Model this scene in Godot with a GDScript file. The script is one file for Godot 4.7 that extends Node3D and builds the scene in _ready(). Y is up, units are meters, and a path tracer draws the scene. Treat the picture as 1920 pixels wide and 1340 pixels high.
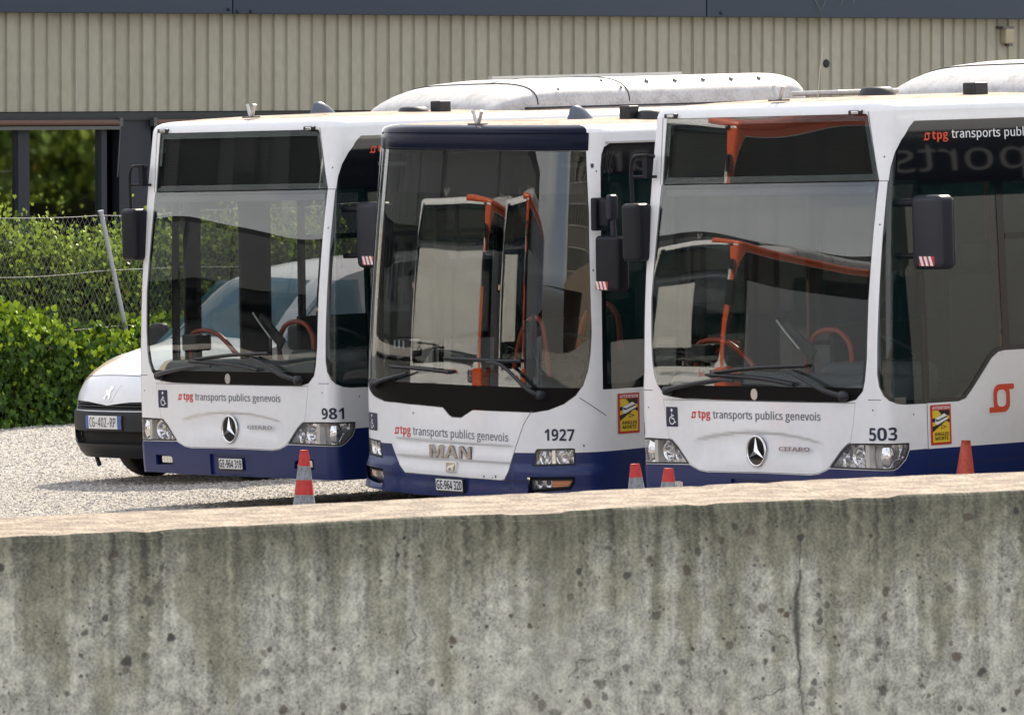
extends Node3D

# ------------------------------------------------------------------ helpers
var M := {}
var NONE: Callable
var FONT := {}

class BodySkin extends RefCounted:
	# a vehicle's outer surface: u runs along the perimeter from the middle of the front, v runs up
	var kind := "c"
	var d := PackedFloat32Array()
	var px := PackedFloat32Array()
	var pz := PackedFloat32Array()
	var ub := PackedFloat32Array()
	var vb := PackedFloat32Array()
	var ulen := 0.0
	func _init(k: String) -> void:
		kind = k
		if k == "v":
			var zs := [-0.12, -0.02, 0.0, 0.0, -0.015, -0.03, -0.06, -0.16, -0.34, -0.72, -1.05, -1.4, -1.74, -2.1, -2.7, -4.35]
			var ys := [0.22, 0.32, 0.48, 0.6, 0.66, 0.73, 0.81, 0.93, 1.03, 1.135, 1.2, 1.46, 1.7, 1.79, 1.85, 1.83]
			for i in zs.size():
				px.append(ys[i]); pz.append(zs[i])
		elif k == "c":
			for i in 49:
				var x := 1.175 * i / 48.0
				px.append(x); pz.append(-0.03 * (x / 1.175) * (x / 1.175))
			for i in range(1, 17):
				var a := PI / 2 * i / 16.0
				px.append(1.175 + 0.1 * sin(a)); pz.append(-0.13 + 0.1 * cos(a))
			px.append(1.275); pz.append(-12.0)
		else:
			for i in 101:
				var a := PI / 2 * i / 100.0
				px.append(1.275 * sqrt(sin(a))); pz.append(-0.45 * (1.0 - cos(a)))
			px.append(1.275); pz.append(-12.0)
		d.append(0.0)
		for i in range(1, px.size()):
			d.append(d[i - 1] + Vector2(px[i] - px[i - 1], pz[i] - pz[i - 1]).length())
		ulen = d[d.size() - 1]
		if k == "v":
			for i in 37: ub.append(-0.9 + 0.05 * i)
			for i in 60: vb.append(ulen * i / 59.0)
			return
		var right := PackedFloat32Array()
		var u := 0.03
		while u < ulen:
			right.append(u)
			u += 0.06 if u < 1.1 else 0.022 if u < 1.42 else 0.12 if u < 2.6 else 0.7
		for i in range(right.size() - 1, -1, -1): ub.append(-right[i])
		ub.append_array(right)
		var v := 0.2
		while v < 3.2:
			vb.append(v); v += 0.1
	func lean(y: float) -> float:
		var a := 0.0543 if kind == "c" else 0.0645
		var p := 1.62 if kind == "c" else 1.416
		var lo := maxf(0.0, 0.6 - y)
		return -0.133 * lo * lo - (a * pow(y - 1.05, p) if y > 1.05 else 0.0)
	func tum(y: float) -> float:
		return 0.0205 * pow(y - 1.1, 1.226) if y > 1.1 else 0.0
	func sec(u: float) -> Array:
		var a := absf(u)
		var s := 1.0 if u >= 0.0 else -1.0
		var i := clampi(d.bsearch(a) - 1, 0, d.size() - 2)
		var t := (a - d[i]) / (d[i + 1] - d[i])
		var tx := px[i + 1] - px[i]
		var tz := pz[i + 1] - pz[i]
		var n := sqrt(tx * tx + tz * tz)
		return [s * lerpf(px[i], px[i + 1], t), lerpf(pz[i], pz[i + 1], t), -tz / n * s, tx / n]
	func fade(z: float) -> float:
		var t := clampf((z + 0.5) / 0.35, 0.0, 1.0)
		return t * t * (3.0 - 2.0 * t)
	func at(u: float, v: float, off := 0.0) -> Vector3:
		if kind == "v":
			var i := clampi(d.bsearch(v) - 1, 0, d.size() - 2)
			var i0 := maxi(i - 1, 0)
			var i3 := mini(i + 2, d.size() - 1)
			var t := (v - d[i]) / (d[i + 1] - d[i])
			var y := cubic_interpolate_in_time(px[i], px[i + 1], px[i0], px[i3], t, d[i + 1] - d[i], d[i0] - d[i] - 0.001, d[i3] - d[i])
			var z := cubic_interpolate_in_time(pz[i], pz[i + 1], pz[i0], pz[i3], t, d[i + 1] - d[i], d[i0] - d[i] - 0.001, d[i3] - d[i])
			var k := 0.38 / (1.0 + maxf(0.0, -z) * 0.9)
			var ax := absf(u) / 0.9
			var w := 1.0 - 0.2 * pow(clampf((y - 1.1) / 0.8, 0.0, 1.0), 1.4)
			return Vector3(u * w, y - 0.05 * ax * ax * smoothstep(0.6, 1.0, y) + off * smoothstep(0.75, 1.1, y), z - k * pow(ax, 3.0) + off * (1.0 - smoothstep(0.8, 1.3, y)))
		var q := sec(u)
		return Vector3(q[0] * (1.0 - tum(v)) + q[2] * off, v, q[1] + lean(v) * fade(q[1]) + q[3] * off)
	static func cubic_interpolate_in_time(a: float, b: float, pre: float, post: float, t: float, bt: float, pret: float, postt: float) -> float:
		var r := lerpf(a, b, t)
		var ma := (b - a) / bt
		var m0 := ma if pret > -0.0011 else ((a - pre) / -pret * bt + ma * -pret) / (bt - pret)
		var m1 := ma if absf(postt - bt) < 1e-5 else (ma * (postt - bt) + (post - b) / (postt - bt) * bt) / postt
		r = a * (2 * t * t * t - 3 * t * t + 1) + m0 * bt * (t * t * t - 2 * t * t + t) + b * (3 * t * t - 2 * t * t * t) + m1 * bt * (t * t * t - t * t)
		return r

func P(a: Array) -> PackedVector2Array:
	var r := PackedVector2Array()
	for i in range(0, a.size(), 2): r.append(Vector2(a[i], a[i + 1]))
	return r

func mirrored(p: PackedVector2Array) -> PackedVector2Array:
	var r := PackedVector2Array()
	for i in range(p.size() - 1, -1, -1): r.append(Vector2(-p[i].x, p[i].y))
	return r

func rect(u0: float, v0: float, u1: float, v1: float) -> PackedVector2Array:
	return P([u0, v0, u1, v0, u1, v1, u0, v1])

func rrect(u0: float, v0: float, u1: float, v1: float, r: float) -> PackedVector2Array:
	var o := PackedVector2Array()
	for c in [[u1 - r, v0 + r, -PI / 2], [u1 - r, v1 - r, 0.0], [u0 + r, v1 - r, PI / 2], [u0 + r, v0 + r, PI]]:
		for k in 5:
			var a: float = c[2] + PI / 2 * k / 4.0
			o.append(Vector2(c[0] + r * cos(a), c[1] + r * sin(a)))
	return o

func oval(cu: float, cv: float, ru: float, rv: float, n := 28) -> PackedVector2Array:
	var o := PackedVector2Array()
	for k in n: o.append(Vector2(cu + ru * cos(TAU * k / n), cv + rv * sin(TAU * k / n)))
	return o

func grown(p: PackedVector2Array, by: float) -> PackedVector2Array:
	var r := Geometry2D.offset_polygon(p, by, Geometry2D.JOIN_MITER)
	return r[0] if r.size() else p

func stroke(pts: PackedVector2Array, width: float, closed := false, round_end := true) -> Array:
	# a thick line as polygons: [outer polygons, holes]
	var q := pts.duplicate()
	var polys := []
	var holes := []
	if closed:
		for s in Geometry2D.offset_polygon(q, width / 2, Geometry2D.JOIN_ROUND): polys.append(s)
		for s in Geometry2D.offset_polygon(q, -width / 2, Geometry2D.JOIN_ROUND): holes.append(s)
	else:
		for s in Geometry2D.offset_polyline(q, width / 2, Geometry2D.JOIN_ROUND, Geometry2D.END_ROUND if round_end else Geometry2D.END_BUTT):
			(holes if Geometry2D.is_polygon_clockwise(s) else polys).append(s)
	return [polys, holes]

func bounds(p: PackedVector2Array) -> Rect2:
	var r := Rect2(p[0], Vector2.ZERO)
	for q in p: r = r.expand(q)
	return r

func cuts(b: PackedFloat32Array, lo: float, hi: float, extra: Array) -> PackedFloat32Array:
	var r := PackedFloat32Array([lo])
	var all := b.duplicate()
	for e in extra: all.append(e)
	all.sort()
	for x in all:
		if x > r[r.size() - 1] + 0.0015 and x < hi - 0.0015: r.append(x)
	r.append(hi)
	return r

func panel(sk: BodySkin, polys: Array, holes: Array, off: float, edge := 0.0, opt := {}) -> ArrayMesh:
	var verts := PackedVector3Array()
	var norms := PackedVector3Array()
	var uvs := PackedVector2Array()
	var idx := PackedInt32Array()
	var disp: Callable = opt.get("disp", NONE)
	var tilt: Callable = opt.get("tilt", NONE)
	var flip_n := 1.0
	for poly in polys:
		var bb := bounds(poly)
		var eu := []
		var ev := []
		var hs := []
		for h in holes:
			var hb := bounds(h)
			if hb.grow(0.001).intersects(bb):
				hs.append([h, hb])
				eu.append(hb.get_center().x); ev.append(hb.get_center().y)
		if opt.has("step"):
			var st: float = opt.step
			for k in int(bb.size.x / st): eu.append(bb.position.x + k * st)
			for k in int(bb.size.y / st): ev.append(bb.position.y + k * st)
		var us := cuts(sk.ub, bb.position.x, bb.end.x, eu)
		var vs := cuts(sk.vb, bb.position.y, bb.end.y, ev)
		var is_rect: bool = poly.size() == 4 and absf(poly[0].y - poly[1].y) < 1e-5 and absf(poly[1].x - poly[2].x) < 1e-5 and absf(poly[2].y - poly[3].y) < 1e-5
		for i in us.size() - 1:
			for j in vs.size() - 1:
				var cell := rect(us[i], vs[j], us[i + 1], vs[j + 1])
				var pieces: Array = [cell] if is_rect else Geometry2D.intersect_polygons(cell, poly)
				var cb := Rect2(us[i], vs[j], us[i + 1] - us[i], vs[j + 1] - vs[j])
				for h in hs:
					if pieces.is_empty(): break
					if not h[1].intersects(cb): continue
					var next := []
					for p in pieces:
						for q in Geometry2D.clip_polygons(p, h[0]):
							if not Geometry2D.is_polygon_clockwise(q): next.append(q)
					pieces = next
				for p in pieces:
					var tri: PackedInt32Array = PackedInt32Array([0, 1, 2, 0, 2, 3]) if p.size() == 4 and p == cell else Geometry2D.triangulate_polygon(p)
					var b0 := verts.size()
					for q in p:
						var o0 := off
						var du := 0.004
						var dv := 0.006
						var su: Vector3
						var sv: Vector3
						if disp.is_valid():
							o0 = off + float(disp.call(q.x, q.y))
							su = sk.at(q.x + du, q.y, off + float(disp.call(q.x + du, q.y))) - sk.at(q.x - du, q.y, off + float(disp.call(q.x - du, q.y)))
							sv = sk.at(q.x, q.y + dv, off + float(disp.call(q.x, q.y + dv))) - sk.at(q.x, q.y - dv, off + float(disp.call(q.x, q.y - dv)))
						else:
							su = sk.at(q.x + du, q.y, off) - sk.at(q.x - du, q.y, off)
							sv = sk.at(q.x, q.y + dv, off) - sk.at(q.x, q.y - dv, off)
						if opt.has("flip"): flip_n = -1.0
						verts.append(sk.at(q.x, q.y, o0))
						var n := su.cross(sv).normalized()
						if tilt.is_valid():
							var w: Vector2 = tilt.call(q.x, q.y)
							if w.y > -5.0: n.y = w.y
							n = (n.normalized() + su.normalized() * w.x).normalized()
						norms.append(n * flip_n)
						uvs.append(q)
					for k in range(0, tri.size(), 3):
						var a: Vector2 = p[tri[k]]
						var c2: float = (p[tri[k + 1]] - a).cross(p[tri[k + 2]] - a)
						if absf(c2) < 1e-9: continue
						idx.append(b0 + tri[k])
						if (c2 > 0.0) != opt.has("flip"):
							idx.append(b0 + tri[k + 2]); idx.append(b0 + tri[k + 1])
						else:
							idx.append(b0 + tri[k + 1]); idx.append(b0 + tri[k + 2])
		if edge != 0.0:
			var loops := [poly]
			for h in hs: loops.append(h[0])
			for li in loops.size():
				var lp: PackedVector2Array = loops[li]
				for k in lp.size():
					var a := lp[k]
					var b := lp[(k + 1) % lp.size()]
					var n := maxi(1, int((b - a).length() / (0.06 if absf(a.x) < 1.6 else 0.3)))
					for s in n:
						var p0 := a.lerp(b, float(s) / n)
						var p1 := a.lerp(b, float(s + 1) / n)
						var mid := (p0 + p1) / 2
						if li > 0 and not Geometry2D.is_point_in_polygon(mid, poly): continue
						var inside := false
						for h in hs.size():
							if h != li - 1 and Geometry2D.is_point_in_polygon(mid, hs[h][0]): inside = true
						if inside: continue
						var q := [sk.at(p0.x, p0.y, off), sk.at(p1.x, p1.y, off), sk.at(p1.x, p1.y, off - edge), sk.at(p0.x, p0.y, off - edge)]
						var fn: Vector3 = (q[1] - q[0]).cross(q[2] - q[0]).normalized()
						var b0 := verts.size()
						for z in 4:
							verts.append(q[z]); norms.append(fn if li == 0 else fn); uvs.append(p0)
						idx.append_array(PackedInt32Array([b0, b0 + 2, b0 + 1, b0, b0 + 3, b0 + 2]))
	var arr := []
	arr.resize(Mesh.ARRAY_MAX)
	arr[Mesh.ARRAY_VERTEX] = verts
	arr[Mesh.ARRAY_NORMAL] = norms
	arr[Mesh.ARRAY_TEX_UV] = uvs
	arr[Mesh.ARRAY_INDEX] = idx
	var m := ArrayMesh.new()
	if idx.size(): m.add_surface_from_arrays(Mesh.PRIMITIVE_TRIANGLES, arr)
	return m

func mi(called: String, mesh: Mesh, m: Material, parent: Node3D = null) -> MeshInstance3D:
	var o := MeshInstance3D.new()
	o.name = numbered(called, parent if parent else self)
	o.mesh = mesh
	o.material_override = m
	(parent if parent else self).add_child(o, true)
	return o

func numbered(called: String, parent: Node) -> String:
	if not parent.has_node(NodePath(called)): return called
	var key := str(parent.get_instance_id()) + called
	var k: int = counts.get(key, 0)
	while true:
		k += 1
		var n := "%s_%03d" % [called, k]
		if not parent.has_node(NodePath(n)):
			counts[key] = k
			return n
	return called
var counts := {}

func thing(called: String, label: String, category: String, group := "", where := Transform3D()) -> Node3D:
	var o := Node3D.new()
	o.name = numbered(called, self)
	o.transform = where
	add_child(o, true)
	return tag(o, label, category, group)

func tag(o: Node3D, label: String, category: String, group := "") -> Node3D:
	o.set_meta("label", label)
	o.set_meta("category", category)
	if group: o.set_meta("group", group)
	return o

func structure(called: String, mesh: Mesh, m: Material) -> MeshInstance3D:
	var o := mi(called, mesh, m)
	o.set_meta("kind", "structure")
	return o

func B() -> SurfaceTool:
	var st := SurfaceTool.new()
	st.begin(Mesh.PRIMITIVE_TRIANGLES)
	return st

func done(st: SurfaceTool) -> ArrayMesh:
	st.generate_normals()
	return st.commit()

func tri(st: SurfaceTool, a: Vector3, b: Vector3, c: Vector3) -> void:
	for p in [a, b, c]:
		st.set_uv(Vector2(p.x + p.z, p.y)); st.add_vertex(p)

func quad(st: SurfaceTool, a: Vector3, b: Vector3, c: Vector3, d: Vector3) -> void:
	# counter-clockwise seen from the front
	tri(st, a, c, b)
	tri(st, a, d, c)

func box(st: SurfaceTool, c: Vector3, s: Vector3, b := Basis()) -> void:
	st.set_smooth_group(-1)
	var h := s / 2
	var p := []
	for k in 8: p.append(c + b * Vector3(h.x if k & 1 else -h.x, h.y if k & 2 else -h.y, h.z if k & 4 else -h.z))
	for f in [[4, 5, 7, 6], [1, 0, 2, 3], [5, 1, 3, 7], [0, 4, 6, 2], [6, 7, 3, 2], [0, 1, 5, 4]]:
		quad(st, p[f[0]], p[f[1]], p[f[2]], p[f[3]])

func cbox(st: SurfaceTool, c: Vector3, s: Vector3, r: float, b := Basis(), n := 3) -> void:
	# box with rounded edges
	st.set_smooth_group(1)
	var h := s / 2 - Vector3.ONE * r
	var g := 2 * n + 2
	for face in 6:
		var ax := face % 3
		var sg := 1.0 if face < 3 else -1.0
		var grid := []
		for i in g:
			for j in g:
				var ti := float(i if i <= n else i - 1) / (2 * n) * 2.0 - 1.0
				var tj := float(j if j <= n else j - 1) / (2 * n) * 2.0 - 1.0
				var dirv := Vector3.ZERO
				dirv[ax] = sg; dirv[(ax + 1) % 3] = tan(ti * PI / 4); dirv[(ax + 2) % 3] = tan(tj * PI / 4)
				dirv = dirv.normalized()
				var base := Vector3.ZERO
				base[ax] = sg * h[ax]
				base[(ax + 1) % 3] = (-h[(ax + 1) % 3] if i <= n else h[(ax + 1) % 3])
				base[(ax + 2) % 3] = (-h[(ax + 2) % 3] if j <= n else h[(ax + 2) % 3])
				grid.append(c + b * (base + dirv * r))
		for i in g - 1:
			for j in g - 1:
				var a = grid[i * g + j]; var bb = grid[(i + 1) * g + j]; var cc = grid[(i + 1) * g + j + 1]; var dd = grid[i * g + j + 1]
				if sg > 0: quad(st, a, bb, cc, dd)
				else: quad(st, a, dd, cc, bb)

func tube(st: SurfaceTool, pts: Array, r: float, n := 8, cap := true, r1 := -1.0) -> void:
	st.set_smooth_group(2)
	var rings := []
	var up := Vector3(0.13, 0.97, 0.21)
	for i in pts.size():
		var t: Vector3 = (pts[mini(i + 1, pts.size() - 1)] - pts[maxi(i - 1, 0)]).normalized()
		var x := up.cross(t)
		if x.length() < 0.1: x = Vector3(1, 0, 0.1).cross(t)
		x = x.normalized()
		var y := t.cross(x)
		up = y
		var rr := r if r1 < 0.0 else lerpf(r, r1, float(i) / (pts.size() - 1))
		var ring := []
		for k in n: ring.append(pts[i] + (x * cos(TAU * k / n) + y * sin(TAU * k / n)) * rr)
		rings.append(ring)
	for i in pts.size() - 1:
		for k in n:
			quad(st, rings[i][k], rings[i][(k + 1) % n], rings[i + 1][(k + 1) % n], rings[i + 1][k])
	if cap:
		st.set_smooth_group(-1)
		for k in n:
			tri(st, pts[0], rings[0][k], rings[0][(k + 1) % n])
			tri(st, pts[pts.size() - 1], rings[pts.size() - 1][(k + 1) % n], rings[pts.size() - 1][k])

func lathe(st: SurfaceTool, prof: Array, xf: Transform3D, n := 24, squash := 1.0, group := 3) -> void:
	# prof: Vector2(radius, height) turned about the local y axis
	st.set_smooth_group(group)
	for i in prof.size() - 1:
		for k in n:
			var q := []
			for e in [[i, k], [i, k + 1], [i + 1, k + 1], [i + 1, k]]:
				var a: float = TAU * e[1] / n
				q.append(xf * Vector3(prof[e[0]].x * cos(a), prof[e[0]].y, prof[e[0]].x * sin(a) * squash))
			quad(st, q[0], q[3], q[2], q[1])

func facing(o: Vector3, dirv: Vector3) -> Transform3D:
	# local y along dirv
	var y := dirv.normalized()
	var x := Vector3.UP.cross(y) if absf(y.y) < 0.95 else Vector3(0, 0, 1).cross(y)
	x = x.normalized()
	return Transform3D(Basis(x, y, x.cross(y)), o)

func smooth_path(pts: Array, n := 6) -> Array:
	var c := Curve3D.new()
	for i in pts.size():
		var t: Vector3 = (pts[mini(i + 1, pts.size() - 1)] - pts[maxi(i - 1, 0)]) / 6.0
		c.add_point(pts[i], -t, t)
	var r := []
	for i in pts.size() - 1:
		for k in n: r.append(c.sample(i, float(k) / n))
	r.append(pts[pts.size() - 1])
	return r

func lettering(text: String, font: String, sk: BodySkin, u0: float, v0: float, u1: float, v1: float, off: float, m: Material, parent: Node3D, called := "lettering", depth := 0.0, slant := 0.0) -> MeshInstance3D:
	# writing whose ink fills the box u0 v0 u1 v1 on the skin (u1 < u0 mirrors it)
	var t := TextMesh.new()
	t.font = FONT[font]
	t.text = text
	t.font_size = 64
	t.pixel_size = 0.01
	t.depth = depth
	t.curve_step = 1.0
	var a: Array = t.get_mesh_arrays()
	var v: PackedVector3Array = a[Mesh.ARRAY_VERTEX]
	var n: PackedVector3Array = a[Mesh.ARRAY_NORMAL]
	var lo := v[0]
	var hi := v[0]
	for q in v:
		lo = lo.min(q); hi = hi.max(q)
	for i in v.size():
		var fx := (v[i].x - lo.x) / (hi.x - lo.x)
		var fy := (v[i].y - lo.y) / (hi.y - lo.y)
		var u := lerpf(u0, u1, fx)
		var vv := lerpf(v0, v1, fy) + slant * (fx - 0.5)
		var nn := (sk.at(u + 0.004, vv) - sk.at(u - 0.004, vv)).cross(sk.at(u, vv + 0.006) - sk.at(u, vv - 0.006)).normalized()
		if depth > 0.0 and absf(n[i].z) < 0.5: nn = Basis(Vector3.UP.cross(nn).normalized(), Vector3.UP, nn) * n[i]
		v[i] = sk.at(u, vv, off + (v[i].z + depth / 2 if depth > 0.0 else 0.0))
		n[i] = nn
	a[Mesh.ARRAY_VERTEX] = v
	a[Mesh.ARRAY_NORMAL] = n
	a[Mesh.ARRAY_TANGENT] = null
	var am := ArrayMesh.new()
	am.add_surface_from_arrays(Mesh.PRIMITIVE_TRIANGLES, a)
	return mi(called, am, m, parent)

func mat(c: Color, rough := 0.5, metal := 0.0, more := {}) -> StandardMaterial3D:
	# c holds linear real-world base colour
	var m := StandardMaterial3D.new()
	m.albedo_color = c.linear_to_srgb()
	m.roughness = rough
	m.metallic = metal
	for k in more: m.set(k, more[k])
	return m

func glass(c: Color, alpha: float) -> StandardMaterial3D:
	var m := mat(c, 0.02, 0.0)
	var s := m.albedo_color
	m.albedo_color = Color(s.r, s.g, s.b, alpha)
	m.transparency = BaseMaterial3D.TRANSPARENCY_ALPHA
	m.metallic_specular = 0.7
	return m

func noise(kind: int, freq: float, sd: int, oct := 4) -> FastNoiseLite:
	var n := FastNoiseLite.new()
	n.noise_type = kind
	n.frequency = freq
	n.seed = sd
	n.fractal_octaves = oct
	return n

func noise_image(n: FastNoiseLite, w: int, h: int) -> PackedByteArray:
	return n.get_seamless_image(w, h, false, false, 0.1, false).get_data()

func tex(img: Image) -> ImageTexture:
	return ImageTexture.create_from_image(img)

# ground plane: the car park rises a little to the right
func ground_y(x: float, z: float) -> float:
	return 0.03 * x + 0.007 * (z + 50.0)

func on_ground(x: float, z: float, heading: float, roll := 0.0) -> Transform3D:
	# heading: degrees between the line of view and the vehicle's long axis
	var p := deg_to_rad(heading)
	var y := Vector3(-0.03, 1.0, -0.007).normalized()
	var zz := Vector3(-sin(p), 0, cos(p))
	zz = (zz - y * zz.dot(y)).normalized()
	var b := Basis(y.cross(zz), y, zz)
	b = b * Basis(Vector3(0, 0, 1), roll)
	return Transform3D(b, Vector3(x, ground_y(x, z), z))

# ------------------------------------------------------------------ buses
func logo_sign(sk: BodySkin, u: float, v: float, h: float, off: float, m: Material, parent: Node3D, rim: Material = null) -> void:
	# ring with a bar running out to the right at the top and to the left at the foot
	var w := h * 0.30
	var r := h * 0.5
	var cu := u + h * 0.66
	var cv := v + h * 0.5
	for pass_no in ([0, 1] if rim else [1]):
		var g := h * 0.045 if pass_no == 0 else 0.0
		var polys := []
		var ring := grown(rrect(cu - r * 0.82, cv - r, cu + r * 0.82, cv + r, r * 0.62), g)
		var hole := grown(rrect(cu - r * 0.82 + h * 0.19, cv - r + h * 0.2, cu + r * 0.82 - h * 0.19, cv + r - h * 0.2, r * 0.34), -g)
		var bars := [grown(rrect(cu, cv + r - h * 0.2, cu + h * 0.62, cv + r, h * 0.05), g), grown(rrect(cu - h * 0.62, cv - r, cu, cv - r + h * 0.2, h * 0.05), g)]
		polys = [ring]
		for b in bars:
			for q in Geometry2D.clip_polygons(b, ring): polys.append(q)
		mi("logo", panel(sk, polys, [hole], off + 0.0008 * pass_no, 0.0), rim if pass_no == 0 else m, parent)

func operator_text(sk: BodySkin, u0: float, u1: float, v0: float, v1: float, off: float, parent: Node3D, m_text: Material, m_red: Material, slant := 0.0) -> void:
	var w := u1 - u0
	var h := v1 - v0
	logo_sign(sk, u0, v0 + h * 0.22 - slant * 0.45, h * 0.6, off, m_red, parent)
	lettering("tpg", "bold", sk, u0 + w * 0.056, v0 - slant * 0.40, u0 + w * 0.155, v0 + h * 0.93 - slant * 0.40, off, m_red, parent)
	lettering("transports publics genevois", "medium", sk, u0 + w * 0.176, v0, u1, v1, off, m_text, parent, "lettering", 0.0, slant * 0.8)

func access_sign(sk: BodySkin, u0: float, v0: float, u1: float, v1: float, off: float, parent: Node3D, flip := 1.0) -> void:
	var board := mi("access_sign", panel(sk, [rrect(u0, v0, u1, v1, 0.008)], [], off), M.navy_print, parent)
	var c := Vector2((u0 + u1) / 2, (v0 + v1) / 2)
	var s := (v1 - v0)
	var f := flip
	var polys := []
	var holes := []
	for line in [[0.0, 0.18, 0.0, -0.1, 0.16, -0.1, 0.24, -0.3, 0.33, -0.26], [0.0, 0.06, 0.17, 0.06]]:
		var pts := PackedVector2Array()
		for i in range(0, line.size(), 2): pts.append(c + Vector2(line[i] * f, line[i + 1]) * s * 0.95)
		polys.append_array(stroke(pts, s * 0.055)[0])
	var wheel := PackedVector2Array()
	for k in 15:
		var a := 1.9 + 4.1 * k / 14.0
		wheel.append(c + Vector2(cos(a) * f * 0.2 + 0.01 * f, sin(a) * 0.2 - 0.17) * s)
	polys.append_array(stroke(wheel, s * 0.05)[0])
	mi("wheelchair_figure", panel(sk, polys, [], off + 0.001), M.white_print, board)
	mi("wheelchair_head", panel(sk, [oval(c.x, c.y + s * 0.33, s * 0.075, s * 0.085, 14)], [], off + 0.0014), M.white_print, board)

func warning_sticker(sk: BodySkin, u0: float, v0: float, u1: float, v1: float, off: float, parent: Node3D) -> void:
	var w := u1 - u0
	var h := v1 - v0
	var at := func(a: Array) -> PackedVector2Array:
		var r := PackedVector2Array()
		for i in range(0, a.size(), 2): r.append(Vector2(u0 + w * a[i], v0 + h * a[i + 1]))
		return r
	var s := mi("warning_sticker", panel(sk, [rrect(u0, v0, u1, v1, 0.006)], [], off), M.sticker_red, parent)
	mi("picture_ground", panel(sk, [at.call([0.09, 0.06, 0.91, 0.06, 0.91, 0.86, 0.09, 0.86])], [], off + 0.001), M.black_print, s)
	mi("yellow_field", panel(sk, [at.call([0.09, 0.06, 0.91, 0.06, 0.91, 0.53, 0.80, 0.58, 0.72, 0.58, 0.09, 0.32]), at.call([0.09, 0.67, 0.3, 0.67, 0.52, 0.76, 0.36, 0.86, 0.09, 0.86]), at.call([0.09, 0.46, 0.3, 0.5, 0.24, 0.58, 0.09, 0.57]), at.call([0.76, 0.61, 0.91, 0.65, 0.91, 0.69, 0.85, 0.73, 0.74, 0.7])], [], off + 0.002), M.sticker_yellow, s)
	mi("pictured_bus", panel(sk, [at.call([0.22, 0.52, 0.33, 0.5, 0.8, 0.63, 0.8, 0.72, 0.66, 0.78, 0.22, 0.66])], [], off + 0.003), M.white_print, s)
	mi("pictured_window", panel(sk, [at.call([0.34, 0.585, 0.79, 0.685, 0.79, 0.72, 0.34, 0.62, 0.24, 0.655, 0.24, 0.6])], [], off + 0.004), M.black_print, s)
	var t := stroke(at.call([0.5, 0.4, 0.74, 0.44, 0.52, 0.49]), w * 0.022, true)
	mi("warning_triangle", panel(sk, t[0], t[1], off + 0.003), M.black_print, s)
	lettering("ATTENTION", "bold", sk, u0 + w * 0.09, v0 + h * 0.885, u1 - w * 0.08, v0 + h * 0.96, off + 0.003, M.white_print, s)
	lettering("ANGLES", "bold", sk, u0 + w * 0.17, v0 + h * 0.225, u1 - w * 0.15, v0 + h * 0.315, off + 0.004, M.black_print, s)
	lettering("MORTS", "bold", sk, u0 + w * 0.2, v0 + h * 0.115, u1 - w * 0.18, v0 + h * 0.205, off + 0.004, M.black_print, s)

func number_plate(sk: BodySkin, cu: float, cv: float, text: String, off: float, parent: Node3D, w := 0.3, h := 0.08, style := "ch") -> void:
	var p := mi("number_plate", panel(sk, [rrect(cu - w / 2 - 0.008, cv - h / 2 - 0.014, cu + w / 2 + 0.008, cv + h / 2 + 0.006, 0.004)], [], off, off), M.black_plastic, parent)
	mi("plate_face", panel(sk, [rrect(cu - w / 2, cv - h / 2, cu + w / 2, cv + h / 2, 0.006)], [], off + 0.002, 0.002), M.plate_white, p)
	if style == "ch":
		lettering(text, "bold", sk, cu - w * 0.475, cv - h * 0.40, cu + w * 0.475, cv + h * 0.40, off + 0.003, M.black_print, p)
	else:
		mi("blue_band", panel(sk, [rect(cu - w / 2, cv - h / 2, cu - w * 0.41, cv + h / 2), rect(cu + w * 0.41, cv - h / 2, cu + w / 2, cv + h / 2)], [], off + 0.003), M.plate_blue, p)
		lettering(text, "mono", sk, cu - w * 0.37, cv - h * 0.36, cu + w * 0.37, cv + h * 0.36, off + 0.004, M.black_print, p)

func stripes_sticker(o: Node3D, c: Vector3, w: float, h: float) -> void:
	var st := B()
	box(st, c, Vector3(w, h, 0.002))
	var s := mi("reflector_sticker", done(st), M.sticker_red, o)
	var st2 := B()
	for k in 3:
		var x := c.x - w * 0.36 + k * w * 0.3
		var a := w * 0.085
		quad(st2, Vector3(x + a * 0.2, c.y - h * 0.5, c.z + 0.002), Vector3(x + a * 2.2, c.y - h * 0.5, c.z + 0.002), Vector3(x + a * 0.4, c.y + h * 0.5, c.z + 0.002), Vector3(x - a * 1.6, c.y + h * 0.5, c.z + 0.002))
	mi("white_stripe", done(st2), M.white_print, s)

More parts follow.
